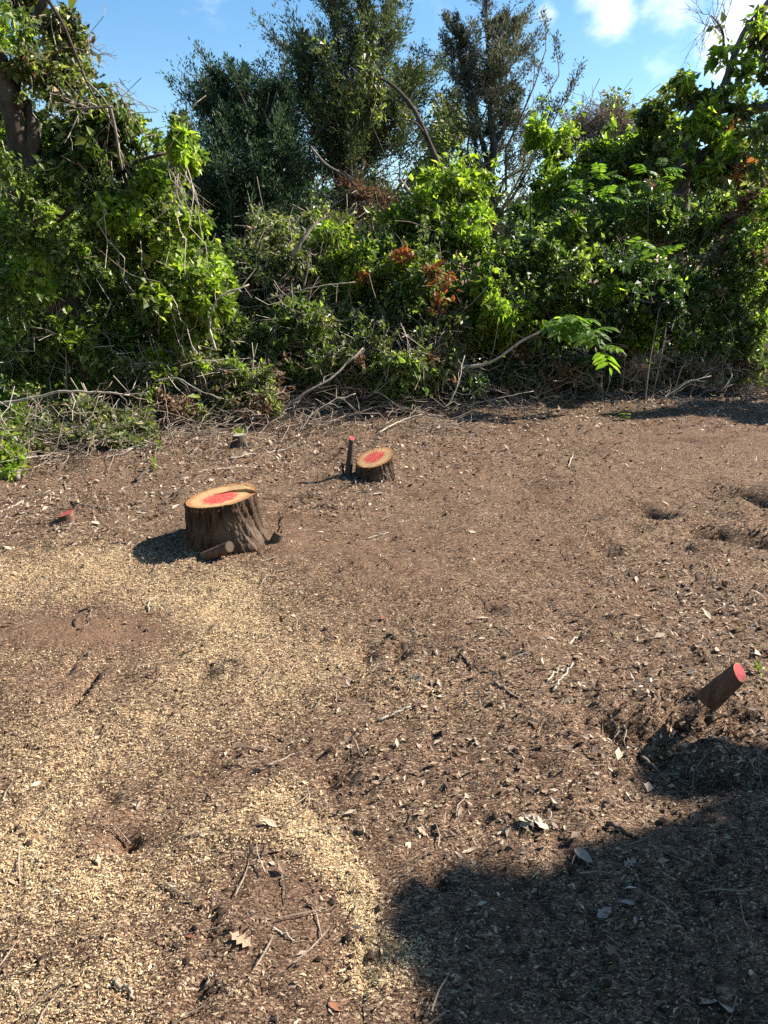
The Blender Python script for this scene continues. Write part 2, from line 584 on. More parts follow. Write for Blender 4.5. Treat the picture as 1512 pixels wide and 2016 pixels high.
def make_ground_mat():
    k = NT('soil')
    v = k.coord('Object')
    big = k.noise(v, 1.3, 5, .6)
    med = k.noise(v, 9, 6, .65)
    fine = k.noise(v, 70, 5, .7)
    grit = k.noise(v, 260, 3, .7)

    def shreds(rot, scale, seed):
        """cells of small shreds, longer than wide, lying along one direction"""
        c = k.n('TexCoord')
        w = k.n('TexNoise')
        w.inputs['Scale'].default_value = 14 + seed
        w.inputs['Detail'].default_value = 3
        k.l(c.outputs['Object'], w.inputs['Vector'])
        ws = k.n('VectorMath', operation='SCALE')
        k.l(w.outputs['Color'], ws.inputs[0])
        ws.inputs['Scale'].default_value = .05
        ad_ = k.n('VectorMath', operation='ADD')
        k.l(c.outputs['Object'], ad_.inputs[0])
        k.l(ws.outputs[0], ad_.inputs[1])
        mp_ = k.n('Mapping')
        mp_.inputs['Rotation'].default_value = (0, 0, rot)
        mp_.inputs['Scale'].default_value = (scale * .38, scale, scale * .7)
        k.l(ad_.outputs[0], mp_.inputs['Vector'])
        vo = k.n('TexVoronoi', feature='F1')
        vo.inputs['Scale'].default_value = 1.0
        k.l(mp_.outputs[0], vo.inputs['Vector'])
        sx = k.n('SeparateColor')
        k.l(vo.outputs['Color'], sx.inputs[0])
        return sx.outputs[0], sx.outputs[1], vo.outputs['Distance']
    r1, q1, d1 = shreds(.5, 250, 0)
    r2, q2, d2 = shreds(-.8, 200, 3)
    pick = k.rng(k.noise(v, 24, 3), .46, .54)

    def sel(a_, b_):
        x = k.n('Mix', data_type='FLOAT')
        k.l(pick, x.inputs['Factor'])
        k.l(a_, x.inputs['A'])
        k.l(b_, x.inputs['B'])
        return x.outputs['Result']
    rr, qq, dd = sel(r1, r2), sel(q1, q2), sel(d1, d2)
    soilc = k.ramp(med, [(.3, (.064, .037, .022)), (.5, (.16, .095, .06)), (.7, (.258, .16, .104))])
    soilc = k.mix(k.rng(big, .4, .65, 0, .55), soilc, (.26, .157, .1))
    soilc = k.mix(k.rng(fine, .4, .7, 0, .5), soilc, (.3, .195, .132))
    shr = k.ramp(rr, [(0, (.038, .023, .016)), (.35, (.122, .072, .046)), (.65, (.225, .14, .092)), (.88, (.35, .248, .16)), (1, (.54, .41, .28))])
    a = k.n('Attribute', attribute_name='sawdust')
    s = a.outputs['Fac']
    ba = k.n('Attribute', attribute_name='bare')
    cover = k.math('MULTIPLY', k.rng(k.noise(v, 5, 4, .65), .34, .56, .35, 1), k.math('SUBTRACT', 1.0, k.math('MULTIPLY', ba.outputs['Fac'], .75)), True)
    c = k.mix(k.rng(k.math('SUBTRACT', cover, qq), -.05, .05), soilc, shr)
    damp = k.rng(k.noise(k.coord('Object', (1, 1.4, 1)), 1.9, 5, .62), .53, .7, 0, .5)
    c = k.mix(damp, c, (.048, .027, .018))
    c = k.mix(k.math('MULTIPLY', ba.outputs['Fac'], .35), c, (.205, .12, .077))
    th = k.math('ADD', k.math('MULTIPLY', qq, .5), k.math('ADD', k.math('MULTIPLY', fine, .3), k.math('MULTIPLY', grit, .2)))
    lvl = k.math('SUBTRACT', k.math('ADD', th, k.math('MULTIPLY', s, .42)), .72)
    dust = k.rng(lvl, 0, .08, 0, .95)
    dc = k.ramp(rr, [(0, (.22, .135, .065)), (.35, (.42, .285, .15)), (.75, (.6, .44, .25)), (1, (.74, .58, .37))])
    c = k.mix(dust, c, dc)
    gapf = k.rng(dd, .5, .85, 0, 1)
    h = k.math('ADD', k.math('MULTIPLY', fine, .6), k.math('MULTIPLY', grit, .3))
    h = k.math('SUBTRACT', h, k.math('MULTIPLY', gapf, .8))
    h = k.math('ADD', h, k.math('MULTIPLY', rr, .7))
    return k.done(c, .95, .12, k.bump(h, .9, .012))


M['soil'] = make_ground_mat()


def chipmat(name, stops, rough=.8):
    k = NT(name)
    g = k.n('NewGeometry')
    c = k.ramp(g.outputs['Random Per Island'], stops)
    return k.done(c, rough, .2)


M['saw'] = chipmat('sawdust', [(0, (.3, .185, .09)), (.4, (.52, .36, .195)), (.8, (.67, .5, .3)), (1, (.78, .64, .43))])
M['mulch'] = chipmat('mulch', [(0, (.032, .02, .014)), (.38, (.112, .066, .042)), (.66, (.205, .13, .086)), (.87, (.34, .243, .158)), (1, (.52, .41, .3))])
M['clod'] = None


def clodmat():
    k = NT('soil_clod')
    g = k.n('NewGeometry')
    c = k.ramp(g.outputs['Random Per Island'], [(0, (.05, .032, .024)), (.6, (.1, .066, .05)), (1, (.17, .12, .09))])
    f = k.noise(k.coord('Object'), 120, 4, .7)
    return k.done(c, .95, .1, k.bump(f, .8, .01))


M['clod'] = clodmat()


def cutmat(name, radius, paint_r, paint_c=(0, 0), paint_all=False, rim=((.4, .19, .08), (.13, .075, .05)), wood=((.32, .18, .075), (.45, .285, .125), (.55, .385, .19))):
    """freshly sawn wood: rings about the pith, darker bark rim, red marking paint in the middle"""
    k = NT(name)
    v = k.coord('Object')
    sx = k.n('SeparateXYZ')
    k.l(v, sx.inputs[0])
    nzv = k.noise(v, 9, 4, .6)
    dist = k.n('VectorMath', operation='LENGTH')
    cm = k.n('CombineXYZ')
    k.l(sx.outputs['X'], cm.inputs['X'])
    k.l(sx.outputs['Y'], cm.inputs['Y'])
    k.l(cm.outputs[0], dist.inputs[0])
    r = k.math('ADD', dist.outputs['Value'], k.math('MULTIPLY', k.math('SUBTRACT', nzv, .5), radius * .22))
    rr = k.math('DIVIDE', r, radius)
    rings = k.math('SINE', k.math('MULTIPLY', rr, 95.0))
    sawm = k.noise(k.coord('Object', (3, 60, 1)), 6, 3)
    c = k.mix(k.rng(sawm, .35, .65), wood[1], wood[2])
    c = k.mix(k.math('MULTIPLY', k.rng(rings, -.2, 1), .3), c, wood[0])
    rm = k.math('ADD', rr, k.math('MULTIPLY', k.math('SUBTRACT', k.noise(v, 26, 4, .7), .5), .28))
    c = k.mix(k.rng(rm, .78, .9), c, rim[0])
    c = k.mix(k.rng(rr, .97, 1.04), c, rim[1])
    spots_ = k.noise(v, 34, 3, .6)
    c = k.mix(k.math('MULTIPLY', k.rng(spots_, .62, .7), .5), c, (.3, .17, .08))
    mv = k.n('VectorMath', operation='DISTANCE')
    k.l(cm.outputs[0], mv.inputs[0])
    mv.inputs[1].default_value = (paint_c[0], paint_c[1], 0)
    pn = k.noise(v, 22, 5, .7)
    pr = k.math('ADD', mv.outputs['Value'], k.math('MULTIPLY', k.math('SUBTRACT', pn, .5), paint_r * .9))
    pf = k.rng(pr, paint_r * .72, paint_r * 1.12, 1, 0)
    speck = k.math('MULTIPLY', k.rng(k.noise(v, 160, 2, .6), .3, .55, .3, 1), k.rng(k.noise(k.coord('Object', (1, 5, 1)), 24, 4, .7), .3, .52, .35, 1))
    pf = k.math('MULTIPLY', pf, speck)
    red = k.mix(k.noise(v, 30, 3), (.5, .012, .03), (.55, .04, .06))
    if paint_all:
        red = k.mix(k.rng(k.noise(k.coord('Object', (3, 25, 1)), 12, 4), .4, .7, 0, .7), (.36, .035, .05), (.42, .14, .13))
        pf = k.rng(rr, .86, .97, .95, 0)
    c = k.mix(pf, c, red)
    h = k.math('ADD', sawm, k.math('MULTIPLY', spots_, .4))
    return k.done(c, .75, .2, k.bump(h, .35, .004))


# ------------------------------------------------------------------ ground sheet
def graded(lo, hi, f0, f1, step, grow):
    a = list(np.arange(f0, f1, step))
    s, x = step, f1
    while x < hi:
        a.append(x)
        s *= grow
        x += s
    a.append(hi)
    s, x, b = step, f0, []
    while x > lo:
        s *= grow
        x -= s
        b.append(max(x, lo))
    return np.array(b[::-1] + a)


gx = graded(-500, 500, -1.7, 1.8, .019, 1.055)
gy = graded(-60, 900, 1.0, 4.2, .018, 1.04)
GX, GY = np.meshgrid(gx, gy)
GZ = ground_h(GX, GY)
nx_, ny_ = len(gx), len(gy)
mb = MB()
ii = np.arange(ny_ - 1)[:, None] * nx_ + np.arange(nx_ - 1)[None]
mb.add(np.stack([GX, GY, GZ], -1).reshape(-1, 3), None, np.stack([ii, ii + 1, ii + nx_ + 1, ii + nx_], -1).reshape(-1, 4))
ground = mb.build('ground', M['soil'], smooth=True)
ground['kind'] = 'structure'
at_ = ground.data.attributes.new('sawdust', 'FLOAT', 'POINT')
at_.data.foreach_set('value', (sawdust(GX, GY) - .55 * bare(GX, GY)).ravel().astype(np.float32))
at_ = ground.data.attributes.new('bare', 'FLOAT', 'POINT')
at_.data.foreach_set('value', bare(GX, GY).ravel().astype(np.float32))


def gnormal(x, y, e=.012):
    dx = (ground_h(x + e, y) - ground_h(x - e, y)) / (2 * e)
    dy = (ground_h(x, y + e) - ground_h(x, y - e)) / (2 * e)
    return nrm(np.stack([-dx, -dy, np.ones_like(dx)], -1))


def scatter(n, ymin, ymax, fall):
    u = rng.random(n)
    p = 2 - fall
    y = (ymin ** p + u * (ymax ** p - ymin ** p)) ** (1 / p)
    x = (rng.random(n) * 2 - 1) * (.56 * y + .55)
    return x, y


def chips(n_mb, x, y, L, W, lift=.3):
    n = len(x)
    nr = nrm(gnormal(x, y) + rng.normal(0, lift, (n, 3)))
    D = nrm(np.cross(nr, rng.normal(0, 1, (n, 3))))
    S = np.cross(nr, D)
    P = np.stack([x, y, ground_h(x, y) + .002 + rng.random(n) * .005], -1)
    hl, hw = L[:, None] / 2, W[:, None] / 2
    k = rng.uniform(.1, .9, (n, 1))
    b = nr * L[:, None] * rng.uniform(.0, .25, (n, 1))
    V = np.stack([P - D * hl + S * hw * k, P - S * hw + b, P + D * hl - S * hw * k * .5, P + S * hw + b], 1).reshape(-1, 3)
    i = np.arange(n) * 4
    n_mb.add(V, np.concatenate([np.stack([i, i + 1, i + 3], 1), np.stack([i + 1, i + 2, i + 3], 1)]))


# brown bark mulch everywhere
mb = MB()
x, y = scatter(180000, .95, 10, 1.2)
keep = rng.random(len(x)) > .8 * bare(x, y)
keep &= rng.random(len(x)) < .25 + 1.1 * fbm2(x * 3, y * 3, 4, 21)
keep &= rng.random(len(x)) > .8 * sawdust(x, y)
x, y = x[keep], y[keep]
L = rng.gamma(1.7, .0033, len(x)) * (.75 + .1 * y) + .003
chips(mb, x, y, L, L * rng.uniform(.1, .38, len(x)) + .001, .5)
tag(mb.build('bark_mulch', M['mulch']), 'brown shreds of bark and wood strewn over the cleared soil', 'mulch', kind='stuff')
# pale sawdust and chips
mb = MB()
x, y = scatter(900000, .95, 6.5, 1.15)
keep = rng.random(len(x)) < np.clip(sawdust(x, y) * 1.0, .012, 1) * (1 - .75 * bare(x, y))
x, y = x[keep], y[keep]
L = rng.gamma(2.0, .0019, len(x)) * (.75 + .1 * y) + .0022
chips(mb, x, y, L, L * rng.uniform(.14, .42, len(x)) + .001, .36)
tag(mb.build('sawdust', M['saw']), 'pale yellow sawdust and chips spread in patches over the soil', 'sawdust', kind='stuff')
# clods of soil
mb = MB()
ico_v = nrm(np.array([(0, 0, 1), (1, 0, .2), (.3, .95, .2), (-.8, .6, .2), (-.8, -.6, .2), (.3, -.95, .2), (.6, .5, -.7), (-.5, .1, -.8), (.4, -.6, -.7)]))
ico_f = np.array([(0, 1, 2), (0, 2, 3), (0, 3, 4), (0, 4, 5), (0, 5, 1), (1, 6, 2), (2, 6, 3), (3, 6, 7), (3, 7, 4), (4, 7, 5), (5, 7, 8), (5, 8, 1), (1, 8, 6), (6, 8, 7)])
x, y = scatter(60000, .95, 9, 1.2)
keep = rng.random(len(x)) < .05 + .5 * np.clip(gauss_sum(x, y, ROUGH), 0, 1)
x, y = x[keep], y[keep]
n = len(x)
R = np.minimum(rng.gamma(1.8, .0022, n) + .002, .014)
V = ico_v[None] * R[:, None, None] * rng.uniform(.6, 1.3, (n, 9, 1)) * np.array([1, 1, .75])
a = rng.random(n) * 6.28
ca, sa = np.cos(a)[:, None], np.sin(a)[:, None]
V = np.stack([V[..., 0] * ca - V[..., 1] * sa, V[..., 0] * sa + V[..., 1] * ca, V[..., 2]], -1)
V = V + np.stack([x, y, ground_h(x, y) + R * .3], -1)[:, None]
mb.add(V.reshape(-1, 3), (ico_f[None] + (np.arange(n) * 9)[:, None, None]).reshape(-1, 3))
tag(mb.build('soil_clods', M['clod']), 'crumbly dark clods of turned soil lying over the clearing', 'soil', kind='stuff')
# small leaf litter
mb = MB()
x, y = scatter(190000, .95, 12, .8)
LIT = spots([(60, 1010, 260, 60, 1), (1400, 1200, 160, 100, .9), (560, 900, 260, 40, .7), (860, 880, 300, 40, .5), (1250, 780, 350, 25, .9), (820, 1340, 120, 60, .7), (650, 990, 70, 30, .9),
             (1200, 1350, 300, 120, .35), (900, 1550, 300, 120, .3), (350, 880, 200, 40, .9), (1350, 1450, 150, 70, .6), (740, 950, 60, 20, .9)])
keep = rng.random(len(x)) < .016 + .62 * np.clip(gauss_sum(x, y, LIT), 0, 1) + .2 * (y > 7.2)
x, y = x[keep], y[keep]
n = len(x)
nr = nrm(gnormal(x, y) + rng.normal(0, .4, (n, 3)))
D = nrm(np.cross(nr, rng.normal(0, 1, (n, 3))))
leaves(mb, np.stack([x, y, ground_h(x, y) + .004], -1), D, nr, (rng.gamma(4, .0058, n) + .008) * (.62 + .07 * y), rng.uniform(.12, .3, n), .6, -.15)
tag(mb.build('leaf_litter', M['litter']), 'small dry brown leaves scattered over the soil and under the brush', 'leaf litter', kind='stuff')
# fine twigs on the ground
mb = MB()
x, y = scatter(1700, 1.0, 10, .6)
for q in range(len(x)):
    l_ = random.uniform(.03, .13)
    a = random.uniform(0, 6.28)
    p = np.array([[x[q] + math.cos(a) * l_ * t + random.gauss(0, .006), y[q] + math.sin(a) * l_ * t + random.gauss(0, .006), 0] for t in (0, .5, 1)])
    p[:, 2] = ground_h(p[:, 0], p[:, 1]) + .004 + random.random() * .012
    tube(mb, p, [.0022, .002, .0014], 3, False)
tag(mb.build('ground_twigs', M['twig']), 'thin broken twigs strewn all over the cleared soil', 'twigs', kind='stuff')


# ------------------------------------------------------------------ foliage
def lobes_px(lst):
    out = []
    for (px, py, Y, rx, ry, rY) in lst:
        k = scale_at(px, py, Y)
        out.append((at(px, py, Y), np.array([rx * k, rY, ry * k])))
    return out


def fill(lobes, n, thr=.42, freq=2.6, shell=.3, floor=True, seed=0, nsub=7):
    """points inside the lobes, thinned to clumps, with the outward direction of each"""
    sub = []
    for c, r in lobes:
        sub.append((c, r * .8, .35))
        for _ in range(nsub):
            d = nrm(rng.normal(0, 1, 3))
            sub.append((c + d * r * random.uniform(.45, 1.0), r * random.uniform(.22, .5), 1.0))
    vol = np.array([np.prod(r) ** .6 * w for _, r, w in sub])
    lobes = [(c, r) for c, r, _ in sub]
    cnt = rng.multinomial(n, vol / vol.sum())
    P, O = [], []
    for (c, r), m in zip(lobes, cnt):
        d = nrm(rng.normal(0, 1, (m, 3)))
        rr = (shell + (1 - shell) * rng.random((m, 1))) ** .6 * rng.uniform(.75, 1.12, (m, 1))
        P.append(c + d * r * rr)
        O.append(d)
    P, O = np.concatenate(P), np.concatenate(O)
    g = .65 * vn3(P * freq, seed) + .35 * vn3(P * freq * 2.7, seed + 3)
    keep = g > thr
    if floor:
        keep &= P[:, 2] > ground_h(P[:, 0], P[:, 1]) + .03
    return P[keep], O[keep]


def leaf_part(root, name, matl, P, O, L, W=(.24, .36), droop=.35, spread=.8, kind='stuff'):
    n = len(P)
    D = nrm(O * .6 + rng.normal(0, spread, (n, 3)) + np.array([0, 0, -droop]))
    U = nrm(np.array([.28, -.32, .7]) + rng.normal(0, .5, (n, 3)))
    mb = MB()
    leaves(mb, P, D, U, L * np.clip(rng.lognormal(-.12, .33, n), .4, 1.9), rng.uniform(W[0], W[1], n), .3, .18)
    return mb.build(name, matl, root, kind=kind)


def shoots(P, O, m, leaf):
    """young leafy shoots reaching out of the mass, so that its outline is ragged"""
    top = np.argsort(-(P[:, 2] - .35 * P[:, 1] + rng.normal(0, .35, len(P))))[:max(10, len(P) // 2)]
    pp, oo, axes = [], [], []
    for _ in range(m):
        i = int(rng.choice(top))
        d = nrm(O[i] * .6 + rng.normal(0, .35, 3) + np.array([0, -.1, .55]))
        l_ = random.uniform(2.5, 6.5) * leaf
        k_ = random.randint(9, 18)
        t = np.linspace(.1, 1, k_)[:, None]
        bend = nrm(rng.normal(0, 1, 3) + np.array([0, 0, -.6]))
        pts = P[i] + d * l_ * t + bend * l_ * .35 * t * t
        axes.append(pts)
        side = nrm(np.cross(d, rng.normal(0, 1, 3)))
        sg = np.where(np.arange(k_) % 2, 1., -1.)[:, None]
        pp.append(pts)
        oo.append(nrm(side * sg * 1.6 + d * .9))
    return np.concatenate([P] + pp), np.concatenate([O] + oo), axes


def stems_to(root, targets, base, matl, r0, name='stem', sides=6):
    for t in targets:
        mb = MB()
        p = path(base + np.array([random.uniform(-.15, .15), random.uniform(-.1, .1), -.02]), t, 8, .05, .05)
        tube(mb, p, np.linspace(r0, r0 * .3, 8), sides)
        mb.build(name, matl, root, smooth=True)


def twig_part(root, P, O, n, matl, length=(.2, .6), r=.004, name='twigs', up=.2):
    mb = MB()
    if len(P) == 0:
        return
    idx = rng.integers(0, len(P), n)
    for i in idx:
        l_ = random.uniform(*length)
        d = nrm(O[i] * .5 + rng.normal(0, .6, 3) + np.array([0, 0, up]))
        p0 = P[i] - d * l_ * .7
        p = path(p0, P[i] + d * l_ * .3, 5, .07)
        p[:, 2] = np.maximum(p[:, 2], .02)
        tube(mb, p, np.linspace(r, r * .4, 5), 3, False)
        if random.random() < .5:
            q = p[2]
            tube(mb, path(q, q + nrm(d + rng.normal(0, .6, 3)) * l_ * .5, 4, .08), np.linspace(r * .7, r * .3, 4), 3, False)
    mb.build(name, matl, root, kind='stuff')


def shrub(name, label, cat, lst, n, leaf, matl, group=None, thr=.42, freq=2.6, twigs=60, twig_m='twig', nstem=4, r0=.02, accents=(), W=(.24, .36), droop=.35, shell=.45, floor=True, tl=(.2, .6), tr=.004):
    n, leaf = int(n * 1.2), leaf * .88
    lobes = lobes_px(lst)
    cx = np.mean([c[0] for c, _ in lobes])
    cy = np.mean([c[1] for c, _ in lobes])
    base = np.array([cx, cy, float(ground_h(cx, cy))])
    root = thing(name, label, cat, base, group)
    P, O = fill(lobes, n, thr, freq, shell, floor, random.randint(0, 40))
    P, O, sh = shoots(P, O, max(6, n // 260), leaf)
    used = np.zeros(len(P), bool)
    for (mname, frac, fq) in accents:
        g = vn3(P * fq, 31 + len(mname))
        t = np.quantile(g, 1 - frac)
        s = (g > t) & ~used
        used |= s
        leaf_part(root, 'foliage', M[mname], P[s], O[s], leaf * random.uniform(.9, 1.25), W, droop)
    leaf_part(root, 'foliage', M[matl], P[~used], O[~used], leaf, W, droop)
    order = sorted(lobes, key=lambda c: -c[0][2])
    stems_to(root, [c for c, _ in random.sample(order, min(nstem, len(order)))], base, M['twig'], r0)
    if twigs:
        twig_part(root, P, O, int(twigs * 1.2), M[twig_m], tl, tr * 1.15)
        twig_part(root, P, O, int(twigs * .55), M['twig_pale'], (tl[0], tl[1] * 1.3), tr, 'dead_twigs')
    return root


def cedar(name, label, px, Y, top_px, top_py, maxr, matl, nb=80, per=420, bare_to=.08, sparse=1.0, leaders=(), lean=0, group=None, extra=None, twm='bark', gap=.44):
    base = np.array([at(px, 500, Y)[0], Y, 0.])
    base[2] = float(ground_h(base[0], base[1])) - .03
    top = at(top_px, top_py, Y)
    H = top[2] - base[2]
    root = thing(name, label, 'cedar tree', base, group)
    mb = MB()
    tp = path(base, top, 14, .012)
    tube(mb, tp, np.linspace(.13, .012, 14), 10, True, .3, 3)
    for (lpx, lpy, f) in leaders:
        b = base + (top - base) * f
        e = at(lpx, lpy, Y + random.uniform(-.3, .3))
        tube(mb, path(b, e, 8, .03, -.03), np.linspace(.06, .01, 8), 7)
    mb.build('trunk', M[twm], root, smooth=True)
    P, D = [], []
    br = MB()

    def plume(p0, d0, Ln, m):
        n = 7
        p = np.zeros((n, 3))
        p[0] = p0
        d = d0.copy()
        for q in range(1, n):
            d = nrm(d + np.array([0, 0, random.uniform(-.06, .16)]) + rng.normal(0, .12, 3))
            p[q] = p[q - 1] + d * Ln / (n - 1)
        tube(br, p, np.linspace(.006 + .008 * Ln, .003, n), 4, False)
        subs = [p]
        for q in range(2, n):
            for _ in range(3):
                sd = nrm((p[q] - p[q - 1]) / np.linalg.norm(p[q] - p[q - 1]) * .9 + rng.normal(0, .6, 3) + np.array([0, 0, .15]))
                sl = Ln * random.uniform(.16, .36)
                subs.append(np.array([p[q], p[q] + sd * sl * .5, p[q] + nrm(sd + np.array([0, 0, .25])) * sl]))
        k = max(4, int(m / len(subs)))
        for s_ in subs:
            t = rng.random(k) ** .8 * (len(s_) - 1)
            if len(s_) == n:
                t = (.3 + .7 * rng.random(k)) * (len(s_) - 1)
            i = np.minimum(t.astype(int), len(s_) - 2)
            f = (t - i)[:, None]
            pos = s_[i] * (1 - f) + s_[i + 1] * f
            dd = nrm(s_[i + 1] - s_[i])
            off = rng.normal(0, 1, (k, 3))
            P.append(pos + off * .014 * (1 + Ln))
            D.append(nrm(dd + off * .42 + np.array([0, 0, .1])))

    axes = [(base, top, 1.0)] + [(base + (top - base) * f, at(lx, ly, Y), .55) for (lx, ly, f) in leaders]
    for (b, e, wgt) in axes:
        for q in range(int(nb * wgt)):
            f = bare_to + (1 - bare_to) * (q + random.random()) / (nb * wgt)
            az = random.random() * 6.28
            Ln = maxr * wgt ** .5 * ((1 - f) ** .62 * .95 + .16) * random.choice((.5, .7, .9, 1.0, 1.35)) * random.uniform(.85, 1.15)
            el = math.radians(random.uniform(-12, 42) + 28 * f)
            d = np.array([math.cos(az) * math.cos(el), math.sin(az) * math.cos(el), math.sin(el)])
            if random.random() > sparse:
                continue
            plume(b + (e - b) * f, d, Ln, int(per * (.4 + Ln / maxr)))
    for (ex, ey, fr, Ln_) in (extra or []):
        b = base + (top - base) * fr
        e = at(ex, ey, Y)
        d = e - b
        tube(br, path(b, e, 6, .05), np.linspace(.03, .008, 6), 5, False)
        for q in range(7):
            plume(b + d * (.3 + .7 * q / 6), nrm(d / np.linalg.norm(d) * .6 + rng.normal(0, .45, 3) + np.array([0, 0, .35])), Ln_, per * .6)
    br.build('branches', M['twig'], root, kind='stuff')
    P, D = np.concatenate(P), np.concatenate(D)
    g = .6 * vn3(P * 1.7, int(px)) + .4 * vn3(P * 4.2, int(px) + 5)
    keep = g > gap
    P, D = P[keep], D[keep]
    n = len(P)
    P2 = P
    D2 = nrm(D + rng.normal(0, .28, (n, 3)))
    n = len(P2)
    mb = MB()
    leaves(mb, P2, D2, nrm(rng.normal(0, 1, (n, 3)) + np.array([.2, -.2, .6])), rng.uniform(.022, .075, n), rng.uniform(.1, .2, n), .3, -.1)
    mb.build('crown', M[matl], root, kind='stuff')
    return root


# ---- far background
def far_tree(label, px, Y, top_py, half_px, matl, n=9000, leaf=.11, low_py=470, group='trees far behind the clearing', thr=.40):
    k = scale_at(px, top_py, Y)
    base = np.array([at(px, 480, Y)[0], Y, 0.])
    base[2] = float(ground_h(base[0], base[1])) - .03
    root = thing('background_tree', label, 'tree', base, group)
    lb = []
    cy_ = (top_py + low_py) / 2
    hy = (low_py - top_py) / 2
    for _ in range(9):
        a, r = random.random() * 6.28, random.random() ** .5 * .62
        lb.append((px + math.cos(a) * r * half_px, cy_ + math.sin(a) * r * hy, Y + random.uniform(-.7, .7), half_px * .5, hy * .42, 1.0))
    lb.append((px, top_py + hy * .3, Y, half_px * .4, hy * .33, .9))
    P, O = fill(lobes_px(lb), n, thr, 1.6)
    leaf_part(root, 'crown', M[matl], P, O, leaf)
    mb = MB()
    tube(mb, path(base, at(px, cy_, Y), 8, .03), np.linspace(.14, .05, 8), 8)
    mb.build('trunk', M['bark'], root, smooth=True)
    return root


mb = MB()
lb = []
for px in range(-420, 2000, 110):
    lb.append((px, 420 + random.uniform(-25, 45), random.uniform(19, 24), 120, 95, 1.6))
for px in range(-300, 1900, 130):
    lb.append((px, 470 + random.uniform(-20, 20), random.uniform(14, 17), 110, 80, 1.2))
P, O = fill(lobes_px(lb), 50000, .36, 1.0)
n = len(P)
leaves(mb, P, nrm(O + rng.normal(0, .8, (n, 3))), nrm(np.array([.2, 0, .7]) + rng.normal(0, .6, (n, 3))), rng.uniform(.12, .26, n), rng.uniform(.25, .4, n))
tag(mb.build('far_thicket', M['dark']), 'dark mass of far woodland seen between the cedars and the thicket', 'woodland', kind='stuff')

far_tree('round grey-green tree top rising above the thicket, right of the sparse cedar', 1205, 19, 185, 75, 'olive', 7000, .11, 420)
far_tree('low bushy tree behind the thicket, left of the horizontal oak limb', 1290, 17, 212, 60, 'mid', 6000, .1, 400)
far_tree('pale green tree filling the gap behind the leaning dead trunk', 880, 17, 190, 75, 'olive', 7000, .1, 430)
far_tree('dark tree behind the vine curtain, left of the dark blue-green cedar', 365, 16, 225, 60, 'cedar', 7000, .1, 450)
far_tree('dark leafy tree behind the oak at the right edge', 1500, 18, 150, 120, 'mid', 9000, .12, 460, thr=.44)
far_tree('shaded tree behind the vine-hung tree at the left edge', -20, 14, 120, 150, 'dark', 14000, .11, 560, thr=.36)

cedar('cedar_tree', 'dark blue-green cedar, broad and dense, left of the tallest cedar', 478, 12.0, 475, 140, 1.35, 'cedar_blue', 140, 340, .05,
      leaders=[(410, 195, .45), (545, 175, .4), (440, 170, .5), (515, 190, .4), (575, 215, .35)], gap=.38, group='cedar trees behind the thicket')
cedar('cedar_tree', 'tallest cedar with two leaders reaching past the top of the picture', 690, 13.0, 655, -110, 1.4, 'cedar', 140, 350, .08,
      leaders=[(775, -40, .45), (590, 95, .42), (825, 150, .42), (720, -30, .5)], gap=.39, group='cedar trees behind the thicket',
      extra=[(560, 95, .5, .5), (835, 180, .45, .5), (610, 330, .25, .6), (800, 330, .25, .6), (720, 380, .2, .6)])
cedar('cedar_tree', 'sparse cedar with ragged grey-green side branches, right of the tallest cedar', 985, 14.0, 962, -25, 1.2, 'cedar_grey', 105, 440, .26, .85, gap=.41,
      leaders=[(890, 50, .5), (1000, 40, .55)], group='cedar trees behind the thicket', twm='bark_grey',
      extra=[(1075, 100, .45, .5), (1100, 150, .42, .5), (1115, 190, .4, .45), (868, 110, .5, .5), (1085, 225, .35, .45), (900, 190, .45, .45)])
shrub('cedar_bush', 'low dead-needled cedar bough hanging brown under the tallest cedar', 'cedar', [(740, 395, 11.6, 45, 35, .3), (690, 375, 11.8, 30, 25, .25)], 2600, .07, 'dead', W=(.08, .16), thr=.35, nstem=2, twigs=60)


# ---- trees with their own limbs
def limb_tree(root, limbs, matl, rough=.4):
    for (nm, pts, r0, r1) in limbs:
        mb = MB()
        p = smooth_path([q if isinstance(q, np.ndarray) else at(*q) for q in pts], 5)
        tube(mb, p, np.linspace(r0, r1, len(p)), 14 if r0 > .06 else 7, True, rough if r0 > .04 else .1, random.randint(1, 9))
        mb.build(nm, M[matl], root, smooth=True)


def bare_twigs(root, px, py, Y, d_px, n, length, matl='twig', r=.006, name='twigs'):
    """a spray of leafless twigs from one place, out along a picture direction"""
    mb = MB()
    p0 = at(px, py, Y)
    k = scale_at(px, py, Y)
    main = np.array([d_px[0] * k, 0, -d_px[1] * k])
    for _ in range(n):
        d = nrm(nrm(main) + rng.normal(0, .38, 3))
        l_ = length * random.uniform(.5, 1.1)
        p = path(p0 + rng.normal(0, .04, 3), p0 + d * l_, 6, .06)
        tube(mb, p, np.linspace(r, r * .35, 6), 4, False)
        for q in (2, 3, 4):
            for _ in range(2):
                e = p[q] + nrm(d + rng.normal(0, .55, 3)) * l_ * random.uniform(.15, .4)
                tube(mb, path(p[q], e, 4, .07), np.linspace(r * .55, r * .25, 4), 3, False)
    return mb.build(name, M[matl], root, kind='stuff')


